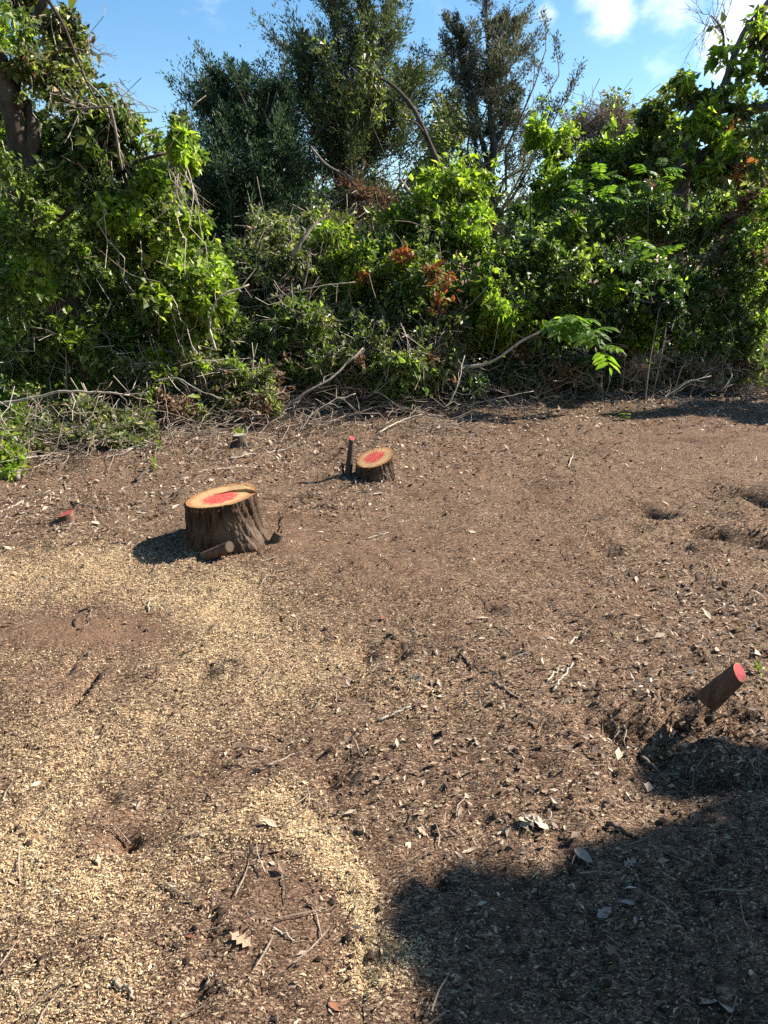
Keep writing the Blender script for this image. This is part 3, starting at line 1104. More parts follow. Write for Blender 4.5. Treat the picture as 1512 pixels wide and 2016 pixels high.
# leaning vine-hung tree at the left
base = at(205, 795, 8.3)
base[2] = float(ground_h(base[0], base[1])) - .03
vt = thing('vine_hung_tree', 'leaning tree at the left edge, hung with a tall curtain of vines', 'tree', base)
limb_tree(vt, [('trunk', [base, (165, 680, 8.2), (120, 590, 8.1), (75, 480, 8.0), (48, 380, 8.0), (42, 310, 8.0)], .2, .14),
               ('limb', [(44, 320, 8.0), (28, 240, 8.0), (8, 160, 8.0), (-12, 60, 8.0)], .12, .07),
               ('limb', [(46, 325, 8.0), (66, 275, 8.0), (58, 220, 8.1), (30, 170, 8.2), (60, 60, 8.2), (105, -30, 8.2)], .075, .04),
               ('limb', [(95, 0, 7.9), (125, 50, 7.9), (150, 110, 7.8), (185, 190, 7.8), (235, 260, 7.8)], .018, .007),
               ('limb', [(70, 470, 8.0), (150, 400, 8.1), (240, 330, 8.2), (330, 300, 8.3)], .05, .015)], 'bark', .35)
lob = [(40, 40, 8.4, 90, 80, .6), (110, 100, 8.4, 90, 80, .6), (150, 190, 8.4, 95, 80, .7), (190, 270, 8.3, 90, 80, .7), (250, 320, 8.2, 90, 75, .7), (150, 320, 8.6, 110, 90, .6),
       (290, 400, 8.2, 100, 85, .7), (190, 420, 8.4, 130, 95, .6), (340, 470, 8.2, 90, 80, .6), (330, 560, 8.2, 100, 85, .6), (230, 530, 8.4, 110, 85, .6), (390, 560, 8.2, 70, 90, .5),
       (350, 650, 8.3, 90, 60, .5), (250, 630, 8.5, 90, 60, .5), (110, 500, 8.9, 90, 100, .4), (30, 480, 8.9, 80, 130, .4), (30, 620, 8.9, 90, 90, .5), (330, 290, 8.2, 50, 40, .4), (370, 300, 8.2, 35, 40, .3), (60, 280, 9.2, 70, 120, .3), (225, 225, 8.4, 45, 50, .4), (275, 255, 8.3, 50, 40, .4), (360, 275, 8.2, 40, 40, .35), (320, 350, 8.1, 60, 50, .4)]
LB = lobes_px(lob)
P, O = fill(LB, 82000, .475, 3.0, .3, True, 4)
hi = (P[:, 2] > 3.0) & (P[:, 0] < -2.6)
g = vn3(P * 1.4, 8)
a_ = (g > .49) & ~hi
leaf_part(vt, 'vines', M['bright'], P[a_], O[a_], .076, (.3, .42))
leaf_part(vt, 'vines', M['mid'], P[~a_ & ~hi], O[~a_ & ~hi], .066, (.26, .4))
b_ = hi & (rng.random(len(P)) < .10) & (g > .55)
leaf_part(vt, 'vines', M['dead'], P[b_], O[b_], .07)
leaf_part(vt, 'vines', M['olive'], P[hi & ~b_], O[hi & ~b_], .07, (.26, .4))
twig_part(vt, P, O, 420, M['twig'], (.3, .9), .004, 'twigs', -.1)
mb = MB()
for _ in range(60):                                     # hanging vine stems
    i = random.randrange(len(P))
    q = P[i].copy()
    q[1] -= .25
    e = q + np.array([random.gauss(.1, .15), random.gauss(0, .08), -random.uniform(.4, 1.2)])
    e[2] = max(e[2], .1)
    tube(mb, path(q, e, 7, .05), np.linspace(.006, .003, 7), 3, False)
mb.build('vine_stems', M['twig_pale'], vt, kind='stuff')
bare_twigs(vt, 160, 95, 8.0, (40, 15), 5, .5, 'twig', .005)
bare_twigs(vt, 235, 170, 8.0, (30, 60), 5, .55, 'twig', .005)
bare_twigs(vt, 180, 215, 7.7, (-60, -10), 6, .4, 'twig_pale', .006)
bare_twigs(vt, 345, 330, 7.8, (20, 60), 9, .5, 'twig_pale', .004)
limb_tree(vt, [('dead_branch', [(150, 215, 7.6), (190, 212, 7.6), (222, 210, 7.6)], .014, .009), ('dead_branch', [(216, 208, 7.6), (226, 250, 7.6), (234, 300, 7.65), (241, 335, 7.7)], .016, .009),
               ('dead_branch', [(170, 160, 7.7), (200, 190, 7.7), (215, 212, 7.7)], .012, .006)], 'bark_pale', .1)

# leaning dead trunk in the middle
base = at(905, 470, 11.6)
base[2] = float(ground_h(base[0], base[1])) - .02
dt = thing('dead_tree', 'bare leaning grey trunk in front of the tallest cedar', 'dead tree', base)
limb_tree(dt, [('trunk', [base, (890, 400, 11.6), (868, 335, 11.6), (842, 275, 11.6), (820, 225, 11.65), (806, 205, 11.7)], .05, .028),
               ('limb', [(812, 212, 11.7), (790, 185, 11.75), (768, 165, 11.8), (740, 150, 11.9)], .04, .012),
               ('limb', [(835, 262, 11.6), (815, 240, 11.5), (770, 232, 11.5)], .02, .006),
               ('limb', [(830, 250, 11.6), (805, 262, 11.5), (790, 285, 11.4)], .014, .004)], 'bark', .3)
sb = thing('broken_branch', 'short pale broken branch under the leaning dead trunk', 'branch', at(800, 378, 11.2))
limb_tree(sb, [('stick', [(785, 352, 11.2), (796, 366, 11.2), (810, 384, 11.2)], .028, .03)], 'bark_pale')
sb = thing('broken_branch', 'thin pale branch sloping across the foot of the tallest cedar', 'branch', at(690, 350, 11.3))
limb_tree(sb, [('stick', [(612, 290, 11.3), (640, 322, 11.3), (670, 340, 11.3), (695, 355, 11.3)], .02, .01)], 'bark_pale')

# oak at the right edge
base = at(1345, 470, 12.2)
base[2] = float(ground_h(base[0], base[1])) - .03
oak = thing('oak_tree', 'oak at the right edge with a thick grey trunk and a crooked horizontal limb', 'oak tree', base)
limb_tree(oak, [('trunk', [base, (1340, 400, 12.2), (1345, 330, 12.2), (1362, 262, 12.2), (1392, 220, 12.2)], .16, .11),
                ('limb', [(1392, 222, 12.2), (1430, 212, 12.1), (1470, 216, 12.1), (1540, 205, 12.0), (1640, 180, 12)], .085, .06),
                ('limb', [(1400, 215, 12.1), (1372, 208, 12.0), (1352, 216, 11.9)], .075, .04),
                ('limb', [(1425, 212, 12.1), (1430, 160, 12.1), (1462, 70, 12.1), (1500, 20, 12.1), (1560, -60, 12)], .07, .03),
                ('limb', [(1440, 145, 12.1), (1426, 100, 12.1), (1422, 60, 12.1), (1400, 30, 12.1)], .03, .008),
                ('limb', [(1450, 160, 12.1), (1490, 125, 12.1), (1530, 110, 12)], .04, .015),
                ('limb', [(1350, 330, 12.0), (1318, 352, 11.8), (1285, 368, 11.7), (1262, 388, 11.6)], .07, .02),
                ('limb', [(1348, 350, 12), (1390, 350, 11.8), (1410, 362, 11.7)], .06, .03),
                ('limb', [(1470, 300, 11.8), (1462, 350, 11.8), (1450, 380, 11.8)], .05, .03)], 'bark_grey', .5)
mb = MB()                                               # the burl: a dark swollen broken limb
p = smooth_path([at(1348, 345, 11.7), at(1368, 325, 11.7), at(1392, 305, 11.7), at(1405, 282, 11.7)], 6)
tube(mb, p, np.array([.07] * 4 + [.12] * 4 + [.14] * 4 + [.12] * 3 + [.08] * 2 + [.05, .04])[:len(p)], 18, True, .5, 6)
mb.build('burl', M['bark'], oak, smooth=True)
P, O = fill(lobes_px([(1470, 40, 12, 55, 45, .6), (1500, 110, 12, 45, 45, .5), (1440, 130, 12, 42, 40, .5), (1380, 165, 12, 55, 32, .5), (1335, 180, 12, 40, 28, .5), (1420, 190, 11.8, 60, 30, .5), (1300, 215, 12.2, 45, 26, .5),
                      (1490, 190, 11.8, 60, 45, .5), (1470, 255, 11.8, 70, 40, .5), (1420, 255, 12.6, 60, 45, .4), (1500, 330, 11.8, 55, 70, .5), (1370, 240, 12.9, 60, 35, .3), (1560, 100, 12, 70, 120, .7), (1385, 250, 11.6, 40, 30, .25), (1320, 300, 11.6, 40, 40, .25), (1420, 300, 11.5, 40, 40, .25), (1365, 350, 11.4, 50, 25, .25)]), 10000, .52, 2.4, .2, True, 13)
a_ = vn3(P * 1.5, 3) > .55
leaf_part(oak, 'crown', M['bright'], P[a_], O[a_], .13, (.28, .4))
leaf_part(oak, 'crown', M['olive'], P[~a_], O[~a_], .12, (.28, .4))
P, O = fill(lobes_px([(1448, 250, 11.5, 22, 30, .2), (1455, 330, 11.5, 18, 45, .2), (1430, 300, 11.5, 18, 20, .2), (1470, 410, 11.2, 30, 22, .2)]), 300, .5, 5)
leaf_part(oak, 'dead_leaves', M['orange'], P, O, .12)
bare_twigs(oak, 1422, 70, 12.1, (-8, -50), 7, .7, 'twig', .007)
bare_twigs(oak, 1400, 40, 12.1, (-15, 60), 5, .6, 'twig', .005)

# ------------------------------------------------------------------ thicket: shrubs, each its own thing
G = 'shrubs of the thicket behind the clearing'
shrub('bush', 'yellow-green vine column climbing the foot of the sparse cedar', 'vine', [(1100, 290, 12.5, 32, 55, .4), (1085, 350, 12.4, 45, 50, .4), (1120, 370, 12.3, 35, 50, .4), (1065, 270, 12.6, 25, 30, .3)], 5200, .09, 'bright', twigs=30)
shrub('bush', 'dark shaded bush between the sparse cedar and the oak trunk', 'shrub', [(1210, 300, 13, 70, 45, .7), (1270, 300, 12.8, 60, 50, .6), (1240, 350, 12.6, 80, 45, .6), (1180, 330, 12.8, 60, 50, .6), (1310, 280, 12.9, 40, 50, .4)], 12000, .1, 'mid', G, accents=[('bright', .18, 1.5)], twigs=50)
shrub('dead_bush', 'leafless brown bush on the skyline, right of the sparse cedar', 'dead shrub', [(1200, 255, 14.5, 60, 30, .5), (1150, 265, 14.5, 45, 28, .5)], 700, .07, 'dead', twigs=330, tl=(.4, .9), tr=.006, nstem=5)
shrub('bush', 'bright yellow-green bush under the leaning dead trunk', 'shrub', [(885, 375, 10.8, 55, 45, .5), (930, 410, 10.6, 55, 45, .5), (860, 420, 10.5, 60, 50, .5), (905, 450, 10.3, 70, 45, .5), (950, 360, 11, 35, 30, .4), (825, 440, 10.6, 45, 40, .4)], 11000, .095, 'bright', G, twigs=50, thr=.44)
shrub('bush', 'dusky bush in the middle, below the dark blue-green cedar', 'shrub', [(540, 460, 10.5, 75, 50, .6), (600, 500, 10, 80, 55, .6), (490, 520, 10, 75, 60, .6), (560, 560, 9.7, 90, 60, .6), (470, 600, 9.5, 70, 60, .5), (640, 440, 10.7, 50, 40, .5)], 13500, .07, 'olive', G, accents=[('dead', .05, 2)], twigs=260, twig_m='twig_pale', tl=(.3, .8))
shrub('bush', 'bush with a sunlit yellow-green top left of the orange leaves', 'shrub', [(670, 490, 10, 60, 40, .5), (720, 510, 9.9, 55, 45, .5), (640, 530, 9.8, 60, 45, .5), (690, 560, 9.6, 80, 50, .5)], 8500, .085, 'bright', G, accents=[('mid', .5, 1.6), ('orange', .025, 2.2)], twigs=60)
shrub('bush', 'bush flecked with rusty orange dead leaves in the middle of the thicket', 'shrub', [(790, 520, 9.8, 70, 55, .5), (850, 560, 9.5, 65, 60, .5), (800, 600, 9.3, 80, 60, .5), (870, 620, 9.3, 60, 55, .5), (760, 460, 10.2, 60, 45, .5), (830, 480, 10.1, 50, 40, .4)], 13000, .08, 'mid', G, accents=[('bright', .2, 1.4)], twigs=120)
od = thing('dead_spray', 'spray of rusty orange dead leaves on the bush in the middle', 'dead leaves', at(870, 565, 9.0))
P, O = fill(lobes_px([(865, 550, 8.95, 28, 32, .15), (885, 580, 8.95, 26, 28, .15), (855, 600, 8.95, 20, 22, .12), (845, 530, 9, 18, 16, .1)]), 240, .5, 6)
leaf_part(od, 'foliage', M['orange'], P, O, .085)
twig_part(od, P, O, 14, M['twig'])
od = thing('dead_spray', 'small orange dead leaf cluster left of the rusty spray, high in the bush', 'dead leaves', at(797, 500, 9.4))
P, O = fill(lobes_px([(797, 498, 9.3, 10, 18, .1), (780, 500, 9.3, 10, 12, .1)]), 60, .35, 4)
leaf_part(od, 'foliage', M['orange'], P, O, .085)
twig_part(od, P, O, 6, M['twig'])
shrub('bush', 'big leafy green bush right of the middle, sunlit on top', 'shrub', [(1000, 500, 9.7, 70, 45, .5), (1060, 510, 9.7, 70, 45, .5), (1110, 540, 9.6, 70, 50, .5), (970, 560, 9.4, 70, 55, .5), (1040, 580, 9.3, 90, 55, .5), (1130, 600, 9.4, 70, 55, .5), (960, 640, 9.2, 60, 60, .5), (1050, 650, 9.3, 90, 50, .4)], 21000, .085, 'mid', G, accents=[('bright', .36, 1.3)], twigs=80, thr=.4)
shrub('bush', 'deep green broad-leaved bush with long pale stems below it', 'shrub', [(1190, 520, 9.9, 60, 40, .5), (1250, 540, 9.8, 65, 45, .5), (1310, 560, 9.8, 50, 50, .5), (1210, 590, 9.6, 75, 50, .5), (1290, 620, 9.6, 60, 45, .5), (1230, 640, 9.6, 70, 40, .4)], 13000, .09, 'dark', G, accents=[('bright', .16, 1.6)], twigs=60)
shrub('bush', 'shaded low bush in front of the oak trunk', 'shrub', [(1180, 430, 11.4, 90, 45, .6), (1270, 430, 11.2, 80, 50, .6), (1340, 450, 11, 60, 55, .6), (1100, 440, 11.2, 70, 45, .5), (1390, 430, 11, 50, 50, .5)], 12000, .085, 'mid', G, accents=[('bright', .25, 1.5), ('dead', .06, 2)], twigs=100)
shrub('bush', 'speckled bush at the right edge below the oak', 'shrub', [(1480, 440, 10.4, 55, 60, .5), (1440, 530, 10.2, 60, 60, .5), (1500, 560, 10.2, 60, 70, .5), (1400, 600, 10, 70, 60, .5), (1470, 640, 10, 70, 60, .5), (1390, 670, 9.9, 70, 45, .4), (1580, 500, 10.5, 70, 120, .6), (1440, 700, 9.9, 60, 40, .4)], 17000, .08, 'mid', G, accents=[('bright', .25, 1.7), ('dead', .06, 2)], twigs=150)
shrub('bush', 'brown withered bush hanging below the oak limb at the right', 'dead shrub', [(1395, 500, 10.6, 50, 40, .3), (1430, 460, 10.8, 40, 50, .3)], 1400, .08, 'dead', twigs=90, tl=(.3, .7))
shrub('bush', 'thorny tangled bush low in the middle of the thicket', 'shrub', [(620, 640, 9, 90, 60, .5), (700, 650, 8.9, 90, 60, .5), (780, 680, 8.8, 90, 60, .5), (560, 690, 8.7, 80, 55, .5), (660, 720, 8.5, 100, 50, .4), (760, 740, 8.5, 100, 45, .4), (850, 720, 8.7, 80, 50, .4), (880, 670, 8.9, 60, 50, .4)], 30000, .064, 'olive', G, accents=[('mid', .45, 1.6), ('dead', .06, 2.5)], twigs=520, twig_m='twig', tl=(.2, .7), thr=.44)
shrub('bush', 'low bush covered in brown withered leaves at the foot of the vine curtain', 'shrub', [(330, 730, 7.9, 80, 40, .4), (420, 740, 7.9, 90, 45, .4), (500, 750, 8, 70, 45, .4), (400, 790, 7.6, 90, 35, .35), (490, 800, 7.7, 70, 35, .3), (300, 790, 7.6, 60, 40, .3)], 11500, .062, 'olive', G, accents=[('dead', .13, 2.6), ('bright', .2, 2)], twigs=220, tl=(.2, .6), thr=.42)
shrub('bush', 'shaded bush in the gap between the vine curtain and the middle thicket', 'shrub', [(450, 660, 8.8, 60, 60, .5), (520, 640, 9, 60, 60, .5), (420, 600, 9, 50, 70, .4), (480, 540, 9.5, 50, 60, .4)], 8500, .068, 'dark', G, accents=[('mid', .3, 1.5)], twigs=90)
shrub('bush', 'dark undergrowth beneath the trunk of the vine-hung tree', 'shrub', [(60, 700, 8.2, 90, 50, .4), (140, 720, 8.1, 70, 45, .3), (20, 650, 8.4, 60, 60, .4), (110, 650, 8.5, 60, 50, .3), (210, 740, 8, 50, 40, .3)], 8500, .062, 'mid', G, twigs=90)
shrub('low_bush', 'low leafy bush at the left edge of the clearing', 'shrub', [(40, 820, 6.9, 80, 35, .4), (130, 830, 6.8, 90, 35, .4), (220, 840, 6.9, 70, 32, .35), (60, 870, 6.4, 80, 35, .35), (150, 880, 6.4, 80, 30, .3), (240, 870, 6.7, 60, 28, .3), (-60, 830, 6.8, 80, 50, .4)], 13000, .058, 'olive', G, accents=[('bright', .28, 2)], twigs=240, tl=(.2, .5), thr=.42)
shrub('bush', 'dark bushes seen through the gap under the vine-hung tree', 'shrub', [(160, 600, 10.5, 140, 90, .6), (40, 560, 10.8, 140, 120, .6), (280, 640, 10.3, 130, 90, .6), (390, 620, 10.4, 100, 100, .6), (200, 500, 10.8, 150, 100, .6), (190, 700, 10, 120, 60, .5), (340, 690, 10, 120, 70, .5)], 22000, .085, 'mid', G, twigs=60, thr=.34)
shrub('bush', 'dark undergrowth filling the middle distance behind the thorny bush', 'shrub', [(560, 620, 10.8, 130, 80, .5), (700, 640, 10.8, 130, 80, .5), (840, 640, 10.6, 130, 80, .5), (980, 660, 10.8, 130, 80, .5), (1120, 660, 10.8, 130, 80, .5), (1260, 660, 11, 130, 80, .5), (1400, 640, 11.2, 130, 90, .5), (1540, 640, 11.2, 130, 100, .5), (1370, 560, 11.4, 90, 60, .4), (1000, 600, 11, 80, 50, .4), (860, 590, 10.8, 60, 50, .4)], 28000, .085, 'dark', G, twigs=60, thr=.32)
shrub('climbing_vine', 'vine leaves hanging in front of the leaning trunk at the left edge', 'vine', [(60, 420, 7.6, 45, 60, .2), (20, 330, 7.6, 35, 50, .2), (95, 500, 7.6, 50, 50, .2), (30, 560, 7.5, 60, 70, .25), (120, 560, 7.7, 40, 40, .2), (15, 60, 7.7, 60, 80, .3), (90, 660, 7.6, 60, 50, .25), (150, 640, 7.7, 45, 45, .2), (175, 700, 7.7, 45, 35, .2), (30, 180, 7.7, 30, 50, .15)], 5200, .075, 'mid', twigs=60, nstem=2, r0=.008, floor=False, accents=[('bright', .3, 2)])
shrub('low_bush', 'small bright green plant in the left corner beside the pale root', 'shrub', [(10, 900, 5.9, 40, 30, .25), (20, 940, 5.7, 25, 18, .2)], 1100, .065, 'bright', twigs=20, nstem=2, r0=.006)
shrub('bush', 'bare twiggy undergrowth at the foot of the right-hand bushes', 'undergrowth', [(1350, 720, 9.7, 80, 35, .4), (1440, 730, 9.8, 80, 35, .4), (1270, 720, 9.6, 60, 40, .35), (1510, 730, 9.9, 60, 45, .4)], 2600, .06, 'dead', twigs=380, tl=(.2, .6), accents=[('mid', .4, 2)], thr=.45)
shrub('bush', 'dark leafy undergrowth under the compound-leaved branch', 'undergrowth', [(1000, 730, 9.2, 80, 40, .4), (1100, 720, 9.4, 80, 45, .4), (1180, 720, 9.5, 60, 45, .3), (920, 750, 8.9, 60, 40, .4)], 6500, .06, 'dark', G, twigs=190, tl=(.2, .6), accents=[('dead', .2, 2)])
# high vines and light leaves in front of the tallest cedar
shrub('climbing_vine', 'strings of pale vine leaves trailing down the front of the tallest cedar', 'vine', [(720, 130, 12, 18, 55, .3), (745, 200, 12, 20, 60, .3), (690, 190, 12.1, 40, 40, .3), (650, 120, 12.2, 30, 60, .3), (800, 190, 12.2, 20, 40, .2)], 1500, .085, 'olive', twigs=30, nstem=2, r0=.01, floor=False)

# ------------------------------------------------------------------ compound-leaved saplings
def frond_mesh(k, pairs=7, L=.42, big=1.0, wide=.16):
    mb = MB()
    p = smooth_path([(0, 0, 0), (L * .35, 0, .05 * L), (L * .7, random.uniform(-.03, .03), .02 * L), (L, random.uniform(-.06, .06), -.12 * L)], 5)
    tube(mb, p, np.linspace(.004, .0015, len(p)), 4, False)
    for q in range(pairs + 1):
        t = .14 + .86 * q / pairs
        i = min(int(t * (len(p) - 1)), len(p) - 2)
        pt = p[i] + (p[i + 1] - p[i]) * (t * (len(p) - 1) - i)
        ll = big * L * (.24 + .16 * math.sin(math.pi * t)) * random.uniform(.85, 1.1)
        if q == pairs:
            big_leaf(mb, pt, np.array([1, 0, -.3]), np.array([0, 0, 1.]), ll, .17)
        else:
            for s in (-1, 1):
                big_leaf(mb, pt, np.array([.45, s * 1., -.22 + random.uniform(-.15, .1)]), np.array([0, s * .1, 1.]), ll, wide)
    me = mb.mesh('frond')
    me.materials.append(M['big_leaf_green'])
    return me


FR = [frond_mesh(k, random.choice((5, 6, 7)), big=1.15, wide=.19) for k in range(4)]
FR_BROAD = [frond_mesh(k, random.choice((3, 4)), big=1.75, wide=.2) for k in range(4)]


def add_fronds(root, pts, scale, meshes):
    for (p, d) in pts:
        o = bpy.data.objects.new('frond', random.choice(meshes))
        COL.objects.link(o)
        o.parent = root
        o.location = tuple(np.asarray(p) - np.array(root.location))
        v = Vector((d[0], d[1], d[2]))
        o.rotation_euler = v.to_track_quat('X', 'Z').to_euler()
        s = scale * random.uniform(.8, 1.2)
        o.scale = (s, s, s)


def sapling(label, stem_pts, tips, scale, r=.012, meshes=None):
    """tips: picture points where clusters of fronds leave the stem"""
    b = stem_pts[0]
    base = at(*b)
    if base[2] < .9:
        base[2] = float(ground_h(base[0], base[1]))
    root = thing('compound_leaved_sapling', label, 'sapling', base, 'compound-leaved saplings')
    mb = MB()
    p = smooth_path([at(*q) for q in stem_pts], 5)
    tube(mb, p, np.linspace(r, r * .4, len(p)), 6)
    mb.build('stem', M['twig_pale' if meshes else 'twig_dark'], root, smooth=True)
    pts = []
    for (px, py, Y, n) in tips:
        c = at(px, py, Y)
        for q in range(n):
            a = random.uniform(0, 6.28)
            pts.append((c + rng.normal(0, .03, 3), np.array([math.cos(a), math.sin(a) * .8 - .3, random.uniform(-.6, .3) if meshes else random.uniform(-.2, .9)])))
    add_fronds(root, pts, scale, meshes or FR)
    return root


sapling('arching compound-leaved branch with long glossy leaflets hanging over the dark hollow', [(905, 722, 8.6), (950, 718, 8.55), (985, 702, 8.5), (1030, 670, 8.5), (1085, 645, 8.5), (1130, 630, 8.5)],
        [(1075, 640, 8.5, 4), (1110, 632, 8.5, 4), (1140, 640, 8.4, 4), (1165, 655, 8.4, 4), (1185, 680, 8.4, 3), (1100, 655, 8.4, 3)], .6, .02, FR_BROAD)
sapling('tall compound-leaved sapling sunlit in front of the dark bush, left of the oak trunk', [(1172, 640, 10), (1166, 480, 10), (1165, 370, 10)], [(1160, 345, 10, 3), (1185, 352, 9.9, 2), (1150, 378, 9.9, 3), (1215, 372, 9.9, 2), (1190, 395, 9.8, 3), (1140, 400, 9.8, 2)], .55, .006)
sapling('compound-leaved sapling touching the foot of the oak trunk', [(1280, 640, 10.2), (1275, 480, 10.2), (1278, 350, 10.2)], [(1265, 338, 10.2, 2), (1300, 330, 10.2, 3), (1240, 358, 10.1, 2), (1310, 360, 10.1, 3), (1275, 380, 10, 3), (1240, 395, 9.9, 2)], .55, .006)
sapling('short compound-leaved sapling above the deep green bush', [(1250, 700, 9.6), (1240, 600, 9.6), (1235, 500, 9.6)], [(1225, 490, 9.6, 2), (1265, 495, 9.6, 2), (1240, 520, 9.5, 3), (1300, 505, 9.6, 2), (1275, 535, 9.5, 3)], .65, .006)

# pale straight stems below the deep green bush
for lab, pts in [('left of the pair of pale straight stems below the deep green bush', [(1270, 790, 8.95), (1278, 720, 9.0), (1292, 640, 9.1), (1300, 595, 9.2)]),
                 ('right of the pair of pale straight stems below the deep green bush', [(1285, 770, 9.2), (1300, 710, 9.2), (1312, 640, 9.3), (1316, 610, 9.4)]),
                 ('slender pale stem curving up under the tip of the arching branch', [(1189, 765, 9.2), (1185, 735, 9.2), (1188, 700, 9.2)]),
                 ('thin stem leaning right just right of the arching branch tip', [(1192, 765, 9.25), (1205, 735, 9.25), (1210, 705, 9.25)]),
                 ('short upright stem halfway between the arching branch and the pale pair', [(1226, 757, 9.3), (1229, 725, 9.3), (1231, 695, 9.3)]),
                 ('bent pale stem low among the twigs, right of the pale pair', [(1326, 770, 9.2), (1338, 735, 9.3), (1350, 712, 9.3)])]:
    b = at(*pts[0])
    b[2] = float(ground_h(b[0], b[1])) - .01
    r_ = thing('bare_stem', lab, 'stem', b, 'bare stems at the thicket edge')
    mb = MB()
    p = smooth_path([b] + [at(*q) for q in pts[1:]], 4)
    tube(mb, p, np.linspace(.009, .005, len(p)), 6)
    mb.build('stem', M['twig'], r_, smooth=True)
    mb = MB()
    for q in range(4):
        i = random.randrange(3, len(p))
        tube(mb, path(p[i], p[i] + np.array([random.uniform(-.2, .2), random.uniform(-.1, .1), random.uniform(.02, .2)]), 4, .1), [.004, .003, .002, .0015], 3, False)
    mb.build('twigs', M['twig'], r_, kind='stuff')

# ------------------------------------------------------------------ cut brush and loose branches
mb = MB()
for _ in range(1500):
    px = random.uniform(-60, 1540)
    edge = np.interp(px, [-60, 0, 150, 300, 500, 760, 950, 1100, 1300, 1540], [905, 900, 890, 850, 835, 815, 795, 775, 765, 750])
    py = edge + random.gauss(-6, 22)
    p0 = gp(px, min(py, 960))
    l_ = random.uniform(.2, .8)
    az = random.uniform(0, 6.28)
    p1 = p0 + np.array([math.cos(az) * l_, math.sin(az) * l_, random.random() ** 2 * .6 * l_])
    p0[2] += .01 + random.random() ** 2 * .15
    p = path(p0, p1, 5, .07)
    p[:, 2] = np.maximum(p[:, 2], ground_h(p[:, 0], p[:, 1]) + .006)
    r_ = random.uniform(.0025, .006)
    tube(mb, p, np.linspace(r_, r_ * .4, 5), 4, False)
    for q in (1, 2, 3):
        if random.random() < .55:
            e = p[q] + nrm((p[-1] - p[0]) / l_ + rng.normal(0, .5, 3)) * l_ * random.uniform(.2, .5)
            e[2] = max(e[2], .015)
            tube(mb, path(p[q], e, 4, .08), np.linspace(r_ * .6, r_ * .3, 4), 3, False)
tag(mb.build('cut_brush', M['twig']), 'tangle of cut twigs lying along the edge of the thicket', 'brush', kind='stuff')


def branch(label, pts, r0, r1, matl='bark_pale', ground=False, side=4, cat='branch', group='loose branches along the thicket edge'):
    P = [np.array(gp(q[0], q[1])) + np.array([0, 0, q[2] if len(q) > 2 else r0]) for q in pts] if ground else [at(*q) for q in pts]
    b = np.array(P[0])
    o = thing('fallen_branch', label, cat, b, group)
    mb = MB()
    p = smooth_path(P, 5)
    p[1:-1] += rng.normal(0, .004, (len(p) - 2, 3))
    tube(mb, p, np.linspace(r0, r1, len(p)), 8 if r0 > .012 else 5, True, .15, random.randint(0, 9))
    mb.build('stick', M[matl], o, smooth=True)
    if side:
        mb = MB()
        L_ = np.linalg.norm(P[-1] - P[0])
        for _ in range(side):
            i = random.randrange(len(p) // 3, len(p) - 1)
            d = nrm(nrm(p[-1] - p[0]) + rng.normal(0, .5, 3))
            e = p[i] + d * L_ * random.uniform(.12, .3)
            e[2] = max(e[2], float(ground_h(e[0], e[1])) + .01)
            tube(mb, path(p[i], e, 4, .08), np.linspace(r0 * .4, r0 * .15, 4), 4, False)
        mb.build('twigs', M[matl], o, kind='stuff')
    return o


branch('long pale straight branch sloping out of the thorny bush in the middle', [(550, 812, 7.7), (600, 775, 7.75), (660, 738, 7.9), (715, 685, 8.2)], .017, .009)
branch('pale branch lying across the leafy bush at the left edge', [(0, 795, 6.6), (60, 785, 6.55), (125, 770, 6.5), (190, 772, 6.5), (255, 778, 6.5)], .016, .008, 'twig_pale')
branch('curved grey vine arching up in front of the vine curtain', [(425, 690, 7.8), (414, 650, 7.8), (418, 610, 7.8), (440, 580, 7.8), (490, 560, 7.9)], .014, .008, 'twig_pale', side=2)
branch('pale stout branch high in the dusky bush', [(575, 505, 9.1), (595, 475, 9.1), (618, 445, 9.2), (640, 425, 9.3)], .03, .012, 'bark_pale')
branch('grey branch sloping below the stout pale branch', [(598, 565, 9), (606, 530, 9), (610, 500, 9)], .012, .006)
branch('thin pale branch across the top of the thorny bush', [(520, 592, 9), (580, 575, 8.9), (640, 562, 8.9), (700, 555, 9)], .008, .005, 'twig_pale')
branch('pale root stub poking from the leafy corner at the left', [(36, 950, .02), (42, 926, .045), (57, 907, .07), (78, 893, .1)], .019, .014, 'bark_pale', True, 0)
branch('thin straight switch standing up at the left of the clearing', [(343, 895, 6.3), (335, 850, 6.3), (328, 800, 6.35), (322, 755, 6.4)], .006, .003, 'twig', side=3)
branch('dark stick on the soil left of the far small stump', [(268, 950), (285, 935), (305, 923)], .016, .012, 'bark', True, 0)
branch('long pale twig lying left of the far small stump', [(205, 902), (240, 895), (280, 878), (320, 874)], .008, .004, 'twig_pale', True, 3)
branch('thin pale twig lying just in front of the far small stump', [(450, 906), (490, 898), (540, 890), (585, 880)], .009, .005, 'twig_pale', True, 2)
branch('twig curving over the leaves above the smallest red stump', [(127, 950), (135, 980), (160, 995), (200, 1002), (235, 1003)], .007, .005, 'twig', True, 0)
branch('crossing pale twig left of the smallest red stump', [(5, 1005), (50, 985), (100, 968)], .006, .004, 'twig_pale', True, 2)
branch('pale twig lying across the soil behind the big stump', [(385, 932), (430, 925), (470, 922), (512, 918)], .007, .004, 'twig_pale', True, 2)
branch('low pale branch over the dark hollow at the left', [(305, 750, 7.2), (350, 745, 7.2), (395, 770, 7.2), (440, 785, 7.2)], .008, .004, 'twig_pale')
branch('thin branch rising from the cut brush left of the upright stick', [(590, 850, 7.0), (615, 815, 7.1), (655, 790, 7.2), (700, 775, 7.3)], .009, .004, 'twig_pale')
